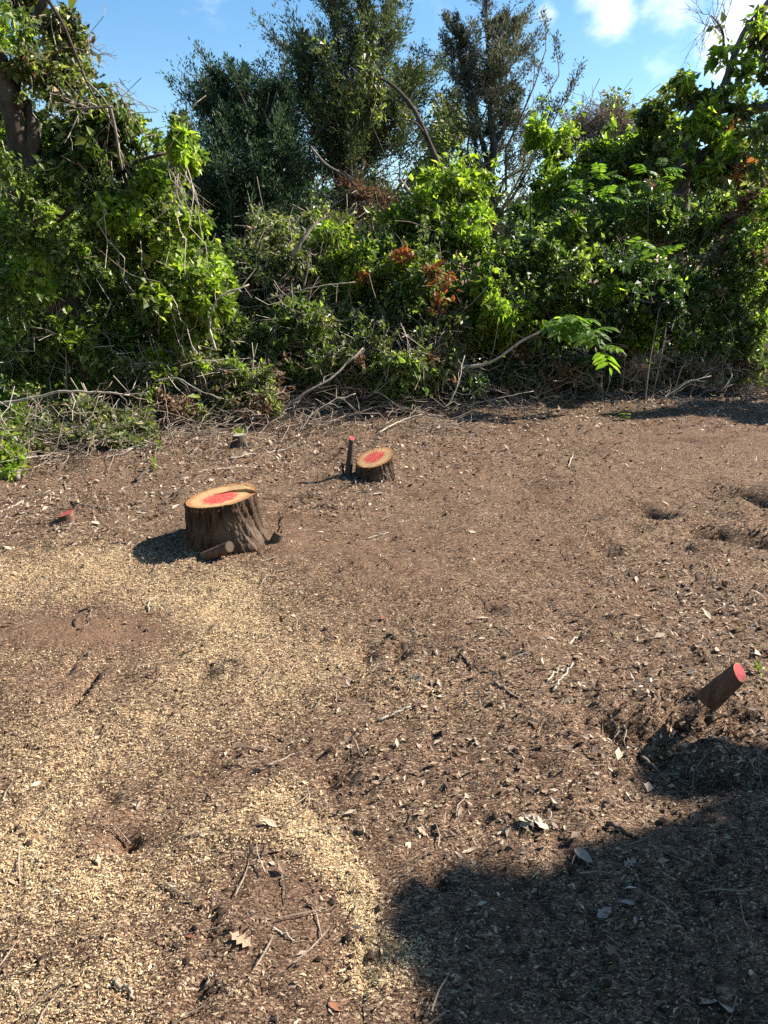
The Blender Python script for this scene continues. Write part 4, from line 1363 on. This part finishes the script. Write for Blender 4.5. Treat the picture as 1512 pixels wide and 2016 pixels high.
branch('pale branch on the ground behind the medium stump', [(745, 860, .04), (790, 838, .04), (830, 825, .05)], .008, .005, 'twig_pale', True, 4)
branch('spiky cut branch in the brush right of the medium stump', [(880, 800, 8.1), (900, 760, 8.2), (915, 700, 8.4)], .01, .005, 'twig_pale')
branch('low pale branch at the edge of the dark hollow', [(900, 805, 8.4), (950, 790, 8.4), (1000, 780, 8.4), (1050, 770, 8.5)], .008, .004, 'twig_pale')
branch('dead branch standing among the bare undergrowth at the right', [(1300, 790, 8.9), (1350, 755, 9), (1400, 740, 9.1)], .01, .005, 'twig_pale')
branch('forked pale twig near the right end of the thicket edge', [(1420, 770, 9.2), (1440, 740, 9.3), (1432, 715, 9.4)], .009, .005, 'twig_pale')
# twigs on the open soil
Gt = 'twigs lying on the open soil'
for lab, pts, r_, m_ in [
    ('straight pale twig on the soil near the middle, left of the leaning red-topped stub', [(1088, 1362), (1105, 1338), (1128, 1308)], .006, 'twig_pale'),
    ('short pale twig parallel to and left of the straight one', [(1077, 1343), (1092, 1328), (1100, 1318)], .005, 'twig_pale'),
    ('pale twig with a dark shadow above the straight pale twig', [(1118, 1268), (1135, 1258), (1150, 1250)], .006, 'twig_pale'),
    ('thin twig on the soil in front of the big stump, to its right', [(512, 1150), (530, 1135), (565, 1120)], .006, 'twig'),
    ('pale twig on bare soil between the two red-painted big stumps, nearer the camera', [(722, 1063), (745, 1055), (765, 1050)], .005, 'twig_pale'),
    ('dark twig leaning beside the big stump on its right', [(555, 1050), (552, 1020), (548, 988), (520, 982)], .004, 'twig_dark'),
    ('forked dark twig lying right of the leaf pile in the middle', [(905, 1290), (925, 1310), (930, 1320)], .006, 'twig_dark'),
    ('brown twig slanting down right below the leaf pile', [(972, 1345), (995, 1360), (1022, 1375)], .006, 'twig'),
    ('long pale twig below the leaf pile', [(745, 1420), (780, 1405), (808, 1393)], .006, 'twig_pale'),
    ('twig and its dark shadow on the soil left of centre', [(500, 1523), (535, 1508), (580, 1485)], .005, 'twig'),
    ('brown twig lying near the bottom left corner', [(222, 1930), (245, 1945), (265, 1970)], .006, 'twig'),
    ('pale cut piece of twig low in the middle', [(538, 1828), (560, 1840), (580, 1852)], .0035, 'twig_pale'),
    ('pale splinter standing among chips at the bottom left', [(402, 1950), (410, 1932), (418, 1915)], .003, 'twig_pale'),
    ('thin twig curling through the sawdust left of the bright patch', [(292, 1205), (295, 1185), (318, 1170)], .004, 'twig_pale'),
    ('wavy dark twig on the brown soil left of the sawdust', [(148, 1235), (155, 1215), (170, 1205)], .004, 'twig_dark'),
    ('white forked twig on the turned soil left of the leaning stub', [(1212, 1433), (1225, 1448), (1232, 1468)], .004, 'twig_pale'),
    ('white twig crossing the forked one on the turned soil', [(1195, 1462), (1215, 1455), (1232, 1445)], .004, 'twig_pale'),
    ('dark half-buried stick at the edge of the big shadow', [(1195, 1622), (1220, 1636), (1255, 1652)], .009, 'twig_dark'),
    ('brown twig lying in the big shadow near the right', [(1260, 1505), (1300, 1520), (1340, 1530)], .006, 'twig'),
    ('pale twig lying right of the small far green sprig', [(1118, 920), (1125, 905), (1128, 895)], .006, 'twig_pale')]:
    branch(lab, pts, r_, r_ * .6, m_, True, 1, 'twig', Gt)
# ------------------------------------------------------------------ stumps
def stump(name, label, base_px, top_px, w_px, tilt, paint, flare, cat='stump', rim_seed=1, oval=1.0, height=None, bark='bark_stump', split=False, nth=280, ridge=.045, group=None, paint_c=(0, 0), lean=(0, 0), wood=None, roots=()):
    """tilt: slope of the cut face along x and y; roots: (angle, strength) of the root swellings"""
    b = gp(*base_px)
    d = ray(*base_px)
    k = b[1] / d[1] / FPX
    R = w_px * k / 2
    base = b + np.array([0, R, 0])
    base[2] = float(ground_h(base[0], base[1]))
    # height from the picture: the middle of the cut face
    tz = at(top_px[0], top_px[1], base[1])[2]
    H = tz - base[2]
    root = thing(name, label, cat, base, group)
    th = np.arange(nth) * 2 * math.pi / nth
    nz_ = 56

    def rad(th, f):
        r = R * (1 + .05 * np.cos(2 * th + rim_seed) + .03 * np.cos(3 * th + 2 * rim_seed))
        fl = flare * (1 - f) ** 3.2
        for (ra, rs) in roots:
            dth = np.angle(np.exp(1j * (th - ra)))
            fl = fl + rs * np.exp(-(dth / .38) ** 2) * (1 - f) ** 2.4
        return r * (1 + fl)
    f = np.linspace(-.28, 1, nz_)
    TH, F = np.meshgrid(th, f)
    ztop = H + tilt[0] * R * np.cos(TH) + tilt[1] * R * np.sin(TH)
    RR = rad(TH, np.clip(F, 0, 1))
    rd = 1 - np.abs(2 * fbm2(np.cos(TH) * 6.5 + 9 + F * .9, np.sin(TH) * 6.5 + F * 2.0 + rim_seed * 5, 3, rim_seed) - 1)
    rd2 = np.abs(2 * fbm2(TH * 11, F * 9 + rim_seed, 3, rim_seed + 7) - 1)
    RR = RR * (1 + ridge * (rd - .75) + ridge * .55 * (rd2 - .4))
    Z = F * ztop
    X = base[0] + RR * np.cos(TH) + lean[0] * F * H
    Yv = base[1] + RR * np.sin(TH) * oval + lean[1] * F * H
    mb = MB()
    i = np.arange(nz_ - 1)[:, None] * nth
    j = np.arange(nth)[None]
    kk = (j + 1) % nth
    mb.add(np.stack([X, Yv, base[2] + Z], -1).reshape(-1, 3), None, np.stack([i + j, i + kk, i + nth + kk, i + nth + j], -1).reshape(-1, 4))
    mb.build('bark', M[bark], root, smooth=True)
    rim = np.stack([X[-1], Yv[-1], base[2] + Z[-1]], -1)
    ctr = np.array([base[0] + lean[0] * H, base[1] + lean[1] * H, base[2] + H])
    cm = cutmat('sawn_wood_' + str(rim_seed), R, paint * R, paint_c, paint > .85, **({'wood': wood, 'rim': (wood[0], wood[0])} if wood else {}))

    def cap(poly, dz, thick, nm, rise=0.0):
        """a slab of sawn wood with the given outline"""
        poly = np.asarray(poly)
        m = len(poly)
        c = poly.mean(0)
        up = np.zeros((m, 3))
        up[:, 2] = dz + rise * np.clip((poly[:, 0] - ctr[0]) / R + .35, 0, 1)
        upc = np.array([0, 0, up[:, 2].mean()])
        V = np.concatenate([poly * .55 + c * .45 + up, poly + up, poly + up - np.array([0, 0, thick]), [c + upc]])
        jj = np.arange(m)
        k2 = (jj + 1) % m
        q = np.concatenate([np.stack([jj, m + jj, m + k2, k2], 1), np.stack([m + jj, 2 * m + jj, 2 * m + k2, m + k2], 1)])
        t = np.stack([np.full(m, 3 * m), jj, k2], 1)
        b_ = MB()
        b_.add(V, t, q)
        o = b_.build(nm, cm, root, loc=ctr)
        o.location = tuple(ctr - base)
        return o
    rim_in = ctr + (rim - ctr) * .985
    if not split:
        cap(rim_in, .002, .02, 'cut_face')
    else:
        # the crack runs from left of the pith to the right rim; behind it a hinge of wood stands slightly higher
        n0, n1 = int(nth * -.035) % nth, int(nth * .30)
        crack = [(-.3, .2), (-.1, .2), (.1, .22), (.28, .22), (.45, .12), (.7, .02)]
        def pt(q, dy=0):
            x_, y_ = q[0] * R, (q[1] + dy) * R
            return ctr + np.array([x_, y_, tilt[0] * x_ + tilt[1] * y_])
        idx_back = list(range(n1, -1, -1)) + list(range(nth - 1, n0 - 1, -1))     # from the back rim clockwise to the right rim
        idx_front = [q % nth for q in range(n1, n0 + 1)]
        back = [rim_in[q] for q in idx_back][::-1]                                 # counter-clockwise, right rim to back rim
        front = [rim_in[q] for q in idx_front]
        cl = [pt(q, .0) for q in crack]
        gap = [.0, .02, .035, .07, .11, .13]
        cl_b = [pt(q, g_) for q, g_ in zip(crack, gap)]
        cap(np.array(front + cl[::-1]), .002, .03, 'cut_face')
        w = cap(np.array(back[3:] + cl_b), .002, .03, 'split_wedge', .014)
        w['label'] = 'pale unpainted wedge of wood standing slightly proud behind the crack'
        # dark disc under the crack, its colour standing in for the shade inside
        b_ = MB()
        m = nth
        low = ctr + (rim - ctr) * .97 - np.array([0, 0, .028])
        b_.add(np.concatenate([low, [ctr - np.array([0, 0, .028])]]), np.stack([np.full(m, m), np.arange(m), (np.arange(m) + 1) % m], 1))
        b_.build('crack_shade', M['bark_red'], root)
    return root, base, R, H


GS = 'freshly cut stumps in the clearing'
big, bb, bR, bH = stump('tree_stump', 'big stump at the left with a cracked, red-painted cut top and flaring roots', (428, 1088), (424, 977), 141, (.15, 0.02), .54, .06, rim_seed=1, split=True, group=GS, nth=360,
                        roots=[(-.7, .32), (-.1, .24), (-2.3, .12), (2.2, .3)], paint_c=(.0, -.035), ridge=.1)
med, mb_, mR, mH = stump('tree_stump', 'medium stump beside the thin upright stick, red paint in the middle of its slanted top', (738, 947), (743, 901), 76, (.27, .24), .6, .05, rim_seed=2, group=GS,
                         roots=[(-2.4, .25), (2.0, .2), (-.4, .1)], ridge=.12, paint_c=(-.005, 0.01))
stump('tree_stump', 'far small grey stump with green blades on top at the edge of the brush', (469, 880), (469, 856), 27, (.05, 0), .0, .03, rim_seed=3, group=GS, bark='bark', ridge=.05, nth=48,
      roots=[(-.5, .9), (3.4, .7)], wood=((.2, .17, .13), (.3, .27, .2), (.34, .3, .24)))
stump('tree_stump', 'smallest stump in the leaf litter at the far left, its slanted top painted red', (126, 1029), (124, 1011), 30, (.3, .05), .95, .05, rim_seed=4, group=GS, bark='bark_red', nth=40, ridge=.04)
# blades on the far stump
o = thing('green_sprig', 'tuft of pale green blades growing on the far small stump', 'plant', at(478, 850, 6.95))
mb = MB()
c = at(476, 862, 6.95)
n = 16
leaves(mb, c + rng.normal(0, .02, (n, 3)), np.stack([rng.normal(0, .5, n), rng.normal(0, .3, n), np.ones(n)], -1), rng.normal(0, 1, (n, 3)), rng.uniform(.06, .13, n), .12)
mb.build('blade', M['bright'], o, kind='stuff')


def stub(name, label, p0, p1, r0, r1, bark, paint=True, cat='stump', group=None, cut_dir=None, rs=5, sides=40, cutwood=None):
    """a cut stub of a thin stem: a bark tube and a sawn end"""
    p0, p1 = np.asarray(p0, float), np.asarray(p1, float)
    root = thing(name, label, cat, p0, group)
    mb = MB()
    ax = nrm(p1 - p0)
    n = 14
    p = p0 + (p1 - p0) * np.linspace(0, 1, n)[:, None]
    p[2:-2] += rng.normal(0, r0 * .015, (n - 4, 3))
    t = ax
    ref = np.array([0, 0, 1.]) if abs(t[2]) < .8 else np.array([1., 0, 0])
    a = nrm(np.cross(t, ref))
    b = np.cross(t, a)
    th = np.arange(sides) * 2 * math.pi / sides
    rr = np.linspace(r0, r1, n)[:, None] * (1 + .06 * np.cos(2 * th + rs)[None] + .1 * (fbm2(np.cos(th)[None] * 2.5 + np.arange(n)[:, None] * .12, np.sin(th)[None] * 2.5 + 4, 3, rs) - .5))
    V = p[:, None] + rr[..., None] * (np.cos(th)[None, :, None] * a + np.sin(th)[None, :, None] * b)
    if cut_dir is not None:
        cd = nrm(np.asarray(cut_dir, float))
        s = ((p1 - V[-1]) @ cd) / (ax @ cd)
        V[-1] = V[-1] + ax * s[:, None]
    i = np.arange(n - 1)[:, None] * sides
    j = np.arange(sides)[None]
    k = (j + 1) % sides
    mb.add(V.reshape(-1, 3), None, np.stack([i + j, i + k, i + sides + k, i + sides + j], -1).reshape(-1, 4))
    mb.build('bark', M[bark], root, smooth=True)
    # the sawn face lies in its own plane: its object axes follow the face so that the rings sit about its middle
    nrml = nrm(np.asarray(cut_dir, float)) if cut_dir is not None else ax
    rot = Vector(nrml).to_track_quat('Z', 'Y')
    Rm = np.array(rot.to_matrix())
    loc = (V[-1] - p1) @ Rm * .985
    loc[:, 2] = .001
    b_ = MB()
    b_.add(np.concatenate([loc, loc * .5, [[0, 0, .001]]]), np.stack([np.full(sides, 2 * sides), sides + np.arange(sides), sides + (np.arange(sides) + 1) % sides], 1),
           np.stack([np.arange(sides), (np.arange(sides) + 1) % sides, sides + (np.arange(sides) + 1) % sides, sides + np.arange(sides)], 1))
    me = b_.mesh('cut_face')
    me.materials.append(cutmat('sawn_stub_' + str(rs), float(np.linalg.norm(loc[:, :2], axis=1).mean()), r1 * (.9 if paint else 0), (0, 0), paint, **({'wood': cutwood, 'rim': (cutwood[0], cutwood[0])} if cutwood else {})))
    f = bpy.data.objects.new('cut_face', me)
    COL.objects.link(f)
    f.parent = root
    f.location = tuple(p1 - p0)
    f.rotation_euler = rot.to_euler()
    return root


# leaning red-topped stub at the right
Yg = float(gp(1390, 1392)[1])
e0 = at(1394, 1378, Yg)
e1 = at(1456, 1324, Yg - .07)
lv = e1 - np.array([0, 0, CAM_H])
stub('leaning_stub', 'leaning stub at the right edge of the clearing, its round end painted red', e0, e1, .042, .032, 'bark_red', True, group=GS, cut_dir=(.5, -.6, .55), rs=11)
# thin upright stick by the medium stump
p0 = gp(685, 934) - np.array([0, 0, .02])
p1 = at(693, 863, p0[1] + .02)
stub('upright_stub', 'thin upright stick with a red-painted tip, left of the medium stump', p0, p1, .031, .022, 'bark', True, group=GS, cut_dir=(.25, -.5, 1), rs=12, sides=20)
p0 = gp(676, 934) - np.array([0, 0, .02])
stub('upright_stub', 'short thin spike beside the foot of the upright red-tipped stick', p0, at(674, 912, p0[1]), .012, .009, 'bark', False, group=GS, cut_dir=(.1, -.3, 1), rs=13, sides=12)
# stubs beside the big stump
p0 = gp(398, 1104) + np.array([0, .04, .0])
stub('cut_root', 'short cut root lying in the shade in front of the big stump', p0, at(452, 1076, p0[1] - .02), .034, .034, 'bark_red', False, cat='root', cut_dir=(1, -.55, .35), rs=14, cutwood=((.04, .026, .018), (.065, .045, .032), (.1, .07, .05)))
p0 = gp(536, 1066) + np.array([0, .02, -.03])
stub('cut_root', 'small dark stub beside the right foot of the big stump', p0, p0 + np.array([.035, .0, .075]), .032, .028, 'bark', False, cat='root', cut_dir=(.5, .2, .8), rs=15, sides=16, cutwood=((.04, .026, .018), (.065, .045, .032), (.1, .07, .05)))

# ------------------------------------------------------------------ single dry leaves, sprigs, lumps
def dry_leaf_mesh(k):
    lobes = k % 3
    n = 9
    t = np.linspace(0, 1, n)
    w = .22 * np.sin(np.pi * t ** .85) ** .8 + .01
    if lobes == 0:
        w = w * (1 + .55 * np.cos(np.arange(n) * math.pi))
    elif lobes == 1:
        w = w * (1.1 + .2 * np.cos(np.arange(n) * 2.1))
    w = np.maximum(w, .012)
    cl, ck = random.uniform(-.4, .5), random.uniform(.05, .4)
    V = []
    for q in range(n):
        for s in (-1, -.5, 0, .5, 1):
            x_ = t[q] - .5
            y_ = s * w[q]
            z_ = cl * x_ * x_ * .8 + ck * abs(y_) * (.5 + abs(y_)) + random.gauss(0, .012)
            V.append((x_, y_ * (1 - .15 * ck), z_))
    V = np.array(V)
    V[:, 2] -= V[:, 2].min()
    i = np.arange(n - 1)[:, None] * 5 + np.arange(4)[None]
    mb = MB()
    mb.add(V, None, np.stack([i, i + 1, i + 6, i + 5], -1).reshape(-1, 4))
    return mb


def drymat(name, c):
    k = NT(name)
    f = k.noise(k.coord('Object'), 9, 4)
    col = k.mix(f, tuple(q * .6 for q in c), tuple(min(1, q * 1.25) for q in c))
    return k.done(col, .6, .3)


DM = [drymat('dry_leaf_brown', (.2, .1, .06)), drymat('dry_leaf_tan', (.34, .23, .15)), drymat('dry_leaf_grey', (.3, .24, .19)), drymat('dry_leaf_rust', (.24, .1, .055)), drymat('dry_leaf_dark', (.1, .06, .04)), drymat('dry_leaf_pale', (.44, .35, .25))]
LM = []
for k in range(6):
    row = []
    for m_ in DM:
        me = dry_leaf_mesh(k).mesh('dry_leaf', smooth=True)
        me.materials.append(m_)
        row.append(me)
    LM.append(row)


def dry_leaf(px, py, size, label, mi, shape=None, group=None, rz=None, tilt=.25):
    p = gp(px, py)
    o = bpy.data.objects.new('dry_leaf', LM[shape if shape is not None else random.randrange(6)][mi])
    COL.objects.link(o)
    nv = gnormal(np.array([p[0]]), np.array([p[1]]))[0]
    q = Vector(nrm(nv + rng.normal(0, tilt, 3))).to_track_quat('Z', 'Y')
    from mathutils import Quaternion
    q = q @ Quaternion((0, 0, 1), rz if rz is not None else random.uniform(0, 6.28))
    o.rotation_euler = q.to_euler()
    o.location = (p[0], p[1], p[2] + .003)
    size = size * .82
    o.scale = (size, size * random.uniform(.8, 1.2), size)
    return tag(o, label, 'leaf', group)


for (px, py, s, lab, mi, sh, rz) in [
    (474, 1852, .085, 'pinkish brown lobed leaf lying at the bottom left', 1, 0, 1.2), (375, 1845, .045, 'narrow rust leaf left of the pinkish lobed leaf', 3, 2, 1.3), (330, 1860, .03, 'small orange leaf near the bottom left, left of the narrow rust leaf', 3, 1, .9),
    (1148, 1690, .075, 'long pale grey leaf at the top of the big shadow', 2, 2, -.7), (1190, 1800, .06, 'pale upright curled leaf in the big shadow', 2, 1, 1.5), (1232, 1780, .06, 'narrow grey leaf slanting in the big shadow', 2, 2, -1.0),
    (1400, 1975, .09, 'large brown leaf at the bottom right corner', 1, 0, .3), (1425, 1985, .09, 'second large pointed leaf overlapping in the bottom right corner', 2, 2, -1.1), (1240, 1700, .06, 'ragged grey leaf in the shadow right of the long pale leaf', 2, 0, .4), (1205, 1870, .08, 'dark ragged leaf in the middle of the big shadow', 4, 0, -.6),
    (645, 1560, .06, 'rust coloured leaf low in the middle', 3, 2, .9), (825, 1605, .05, 'golden leaf low in the middle, left of the pale lump', 1, 2, .5), (925, 1678, .06, 'pale leaf at the edge of the big shadow', 5, 2, -.4), (835, 1640, .07, 'tan leaf standing on edge left of the big shadow', 1, 0, 1.4),
    (865, 1365, .05, 'pinkish leaf in the leaf pile at the centre', 1, 1, .4), (820, 1335, .08, 'large pale lobed leaf at the centre of the soil', 5, 0, .3), (870, 1372, .045, 'yellow leaf in the leaf pile at the centre', 5, 2, .2), (950, 1257, .05, 'whitish leaf above the leaf pile', 5, 2, .8),
    (930, 1048, .07, 'lone pale leaf on bare soil right of the stumps', 5, 1, -.3), (596, 1168, .05, 'pale cream wood chip or leaf in front of the big stump', 5, 2, -.4), (755, 1218, .06, 'folded orange leaf right of the sawdust', 3, 1, .9),
    (1455, 1052, .05, 'small orange leaf in the rut at the right', 3, 2, .1), (1475, 1362, .035, 'orange leaf just right of the leaning stub', 3, 1, .5), (115, 1512, .05, 'curled brown leaf at the left below the wet patch', 0, 0, .4), (105, 1652, .04, 'round pale leaf on the left sawdust', 5, 1, .2),
    (200, 1560, .07, 'dark curled leaf at the left on the chips', 4, 0, .8), (660, 1985, .05, 'reddish leaf at the bottom near the middle', 3, 1, .2), (975, 1995, .09, 'curled brown leaf at the bottom edge inside the shadow', 4, 0, .2), (540, 1680, .05, 'brown leaf left of the sawdust streak', 0, 2, 0.), (990, 1640, .06, 'tan leaf between the golden leaf and the pale lump', 1, 1, 2.)]:
    dry_leaf(px, py, s, lab, mi, sh, None, rz)
COLN = ('brown', 'tan', 'grey', 'rust', 'dark', 'pale')
SHN = ('lobed', 'wavy', 'smooth')
ZONES = [('in the bottom right shadow', (900, 1690, 1500, 2000), 26, (2, 2, 4, 0, 1), (.03, .06), 'dry leaves in the bottom right shadow'),
         ('on soil before the big shadow', (560, 1420, 1200, 1680), 40, (0, 1, 1, 5, 1, 2), (.03, .055), 'dry leaves on the soil before the shadow'),
         ('on soil left of the leaning stub', (780, 1180, 1350, 1420), 44, (0, 1, 2, 5, 1), (.03, .06), 'dry leaves left of the leaning stub'),
         ('by the right edge', (1330, 1080, 1512, 1300), 45, (2, 2, 1, 5), (.03, .06), 'dry leaves along the right edge'),
         ('round the smallest red stump', (0, 960, 240, 1070), 45, (0, 1, 2, 5), (.04, .07), 'dry leaves round the smallest stump'),
         ('on the bottom left chips', (20, 1450, 560, 2000), 22, (0, 0, 4, 1, 1), (.025, .05), 'dry leaves on the chips at the bottom left'),
         ('at the medium stump', (610, 935, 780, 990), 24, (1, 2, 5), (.04, .07), 'dry leaves by the medium stump')]
for (lab, (x0, y0, x1, y1), n, mis, (s0, s1), g_) in ZONES:
    for _ in range(n):
        mi_, sh_, s_ = random.choice(mis), random.randrange(6), random.uniform(s0, s1) * .62
        px_, py_ = random.uniform(x0, x1), random.uniform(y0, y1)
        side_ = ('left', 'middle', 'right')[min(2, int(3 * (px_ - x0) / (x1 - x0)))]
        dep_ = 'far' if py_ < (y0 + y1) / 2 else 'near'
        dry_leaf(px_, py_, s_, '%s %s %s dry leaf %s, %s %s part' % ('bigger' if s_ > .62 * (s0 + s1) / 2 else 'small', COLN[mi_], SHN[sh_ % 3], lab, dep_, side_), mi_, sh_, g_)

# crumpled pale leaf
p = gp(1050, 1624)
cl_ = thing('crumpled_leaf', 'pale crumpled leaf with a curled stalk, lying above the edge of the big shadow', 'leaf', p)
for (dx, dy, sz, rz_, k_) in ((-.012, 0, .075, .3, 0), (.018, -.004, .06, 2.5, 1), (.0, .01, .055, 1.2, 4), (-.03, .004, .04, 2.0, 3)):
    o = bpy.data.objects.new('blade', LM[k_][5])
    COL.objects.link(o)
    o.parent = cl_
    o.location = (dx, dy, .006 + random.random() * .008)
    o.rotation_euler = (random.gauss(0, .35), random.gauss(0, .3), rz_)
    o.scale = (sz, sz * 1.5, sz * 1.6)
mb = MB()
tube(mb, smooth_path([p + np.array([.03, 0, .012]), p + np.array([.05, .004, .022]), p + np.array([.056, .02, .03]), p + np.array([.05, .034, .028])], 4), .0022, 5)
mb.build('stalk', M['twig_pale'], cl_, smooth=True)

# green sprigs on the ground
for lab, px, py, n, s in [('lone small green sprig on the soil left of the far small stump', 315, 890, 9, .075), ('small yellow-green sprig on the edge of the far right shade', 1230, 828, 10, .07), ('tiny green seedling near the twig left of the clearing', 308, 925, 7, .06),
                          ('tiny green sprig by the end of the leaning stub', 1490, 1325, 8, .03)]:
    p = gp(px, py)
    o = thing('green_sprig', lab, 'plant', p)
    mb = MB()
    tube(mb, path(p - np.array([0, 0, .01]), p + np.array([.01, 0, s * 1.2]), 4, .05), [.003, .0025, .002, .0015], 4, False)
    mb.build('stem', M['twig'], o)
    for q in range(n):
        mb = MB()
        big_leaf(mb, p + np.array([random.gauss(0, .01), random.gauss(0, .01), s * random.uniform(.3, 1.2)]), np.array([random.gauss(0, 1), random.gauss(0, 1), random.uniform(-.1, .6)]), np.array([0, 0, 1.]), s * random.uniform(.7, 1.2), .3)
        mb.build('leaf', M['bright'], o)

# ------------------------------------------------------------------ trees beyond the right edge whose shade falls into the clearing
def shade_tree(label, shade, zlo, zhi, tx, ty, nper, leaf=.085):
    base = np.array([tx, ty, float(ground_h(tx, ty)) - .03])
    root = thing('shade_tree', label, 'tree', base)
    lob = []
    for (px, py, rx, ry) in shade:
        g_ = np.array([*g0(px, py), 0.])
        z = random.uniform(zlo, zhi)
        c = g_ + SUN * (z / SUN[2])
        k_ = np.linalg.norm(g_ - np.array([0, 0, CAM_H])) / FPX
        dy = abs(g0(px, py - ry)[1] - g0(px, py + ry)[1]) / 2
        lob.append((c, np.array([rx * k_, max(dy, .05), .12])))
    P, O = fill(lob, nper * len(lob), .29, 4.5, .1, nsub=0)
    leaf_part(root, 'crown', M['mid'], P, O, leaf, (.32, .42))
    mb = MB()
    cen = np.mean([c for c, _ in lob], axis=0)
    t = smooth_path([base, base + np.array([.05, .03, 1.2]), np.array([tx, ty, 2.4]), np.array([tx * .6 + cen[0] * .4, ty * .6 + cen[1] * .4, zlo - .1])], 5)
    tube(mb, t, np.linspace(.16, .06, len(t)), 12, True, .3, 4)
    mb.build('trunk', M['bark'], root, smooth=True)
    for c, _ in lob:
        mb = MB()
        tube(mb, path(t[-1], c, 6, .05), np.linspace(.035, .012, 6), 6)
        mb.build('limb', M['bark'], root, smooth=True)
    return root


shade_tree('leafy tree just beyond the right edge whose shadow darkens the bottom right soil',
           [(1010, 1900, 110, 80), (930, 1850, 75, 50), (1110, 1820, 100, 60), (1240, 1810, 120, 60), (1390, 1800, 120, 70), (1200, 1920, 150, 70), (1400, 1930, 150, 80), (1040, 1975, 100, 55), (1320, 1760, 100, 40), (1470, 1760, 100, 50),
            (1550, 1860, 120, 100), (1430, 1540, 55, 16), (1350, 1525, 40, 10), (1510, 1555, 60, 20), (1240, 2030, 180, 50), (1450, 2040, 180, 60), (1020, 2060, 100, 50), (1600, 1740, 80, 50), (1200, 1740, 50, 20), (1485, 1605, 40, 9), (1500, 1665, 40, 10), (1300, 1690, 50, 10), (880, 1790, 40, 14)], 3.3, 4.3, 7.2, 4.0, 800)
shade_tree('leafy tree beyond the right edge whose shadow lies across the far right soil',
           [(1250, 812, 70, 7), (1340, 808, 80, 9), (1440, 812, 80, 12), (1400, 795, 90, 10), (1500, 800, 70, 16), (1560, 815, 70, 18), (1490, 825, 50, 9)], 3.2, 4.2, 9.2, 11.6, 700)


# ------------------------------------------------------------------ more of the wood round the camera, unseen, added to block sky light
def add_sky_block_tree(label, x, y, h, r, matl='mid'):
    base = np.array([x, y, float(ground_h(x, y)) - .03])
    root = thing('sky_block_tree', label, 'tree', base, 'unseen trees added to block sky light')
    lb_ = [(base + np.array([random.uniform(-.5, .5) * r, random.uniform(-.5, .5) * r, h * random.uniform(.35, .85)]), np.array([r * .6, r * .6, h * .2])) for _ in range(9)]
    P, O = fill(lb_, 5200, .34, 1.4)
    leaf_part(root, 'crown', M[matl], P, O, .2)
    mb = MB()
    tube(mb, path(base, base + np.array([0, 0, h * .8]), 8, .03), np.linspace(.2, .05, 8), 10, True, .3, 2)
    mb.build('trunk', M['bark'], root, smooth=True)


for lab, x_, y_, h_, r_ in [('unseen leafy tree behind the viewer on the left, added to block sky light', -5.5, -3.5, 7, 2.2), ('unseen leafy tree straight behind the viewer, added to block sky light', -1.0, -6.0, 8, 2.6), ('unseen leafy tree behind the viewer on the right, added to block sky light', 4.0, -5.0, 7.5, 2.4),
                            ('unseen leafy tree beyond the left edge level with the viewer, added to block sky light', -7.5, 1.5, 7, 2.2), ('unseen leafy tree beyond the left edge nearer the thicket, added to block sky light', -7.2, 5.2, 6, 1.9), ('unseen leafy tree beyond the right edge behind the viewer, added to block sky light', 8.0, -2.0, 7, 2.4)]:
    add_sky_block_tree(lab, x_, y_, h_, r_)
mb = MB()
n = 42000
yy = 9.3 + rng.random(n) ** 1.6 * 16
xx = (rng.random(n) * 2 - 1) * (.75 * yy)
edge = 9.6 + .12 * (xx > 0) * xx + .5 * (fbm2(xx * .8, xx * 0 + 3, 3, 6) - .5)
edge = np.where(xx < -1.5, np.maximum(7.6, 9.6 + (xx + 1.5) * .9), edge)
yy = edge + (yy - 9.3)
zz = ground_h(xx, yy) + rng.random(n) ** 1.5 * (.15 + .35 * vn2(xx * 1.3, yy * 1.3, 8))
P = np.stack([xx, yy, zz], -1)
leaves(mb, P, nrm(rng.normal(0, 1, (n, 3)) * np.array([1, 1, .5])), nrm(rng.normal(0, .5, (n, 3)) + np.array([0, 0, 1.])), rng.uniform(.06, .16, n), rng.uniform(.25, .4, n))
tag(mb.build('ground_cover', M['mid']), 'low leafy plants carpeting the ground behind the thicket edge', 'ground cover', kind='stuff')

# unseen tree added to block sky light: its canopy hangs behind and above
base = np.array([1.5, -3.2, float(ground_h(1.5, -3.2)) - .03])
root = thing('sky_block_canopy', 'unseen big tree behind the viewer, its wide canopy added to block sky light', 'tree', base, 'unseen trees added to block sky light')
lb_ = []
for _ in range(26):
    x_, y_ = random.uniform(-5, 7), random.uniform(-7, .2)
    z_ = random.uniform(4.0, 6.8)
    lb_.append((np.array([x_, y_, z_]), np.array([1.3, 1.0, .7])))
P, O = fill(lb_, 15000, .3, 1.2, nsub=3)
P, O = P[P[:, 1] < 1.0], O[P[:, 1] < 1.0]
leaf_part(root, 'crown', M['mid'], P, O, .22)
mb = MB()
tube(mb, path(base, base + np.array([0, 0, 5.0]), 8, .02), np.linspace(.26, .1, 8), 12, True, .3, 2)
mb.build('trunk', M['bark'], root, smooth=True)
for c, _ in lb_[:8]:
    mb = MB()
    tube(mb, path(base + np.array([0, 0, 3.2]), c, 6, .05), np.linspace(.07, .02, 6), 6)
    mb.build('limb', M['bark'], root, smooth=True)
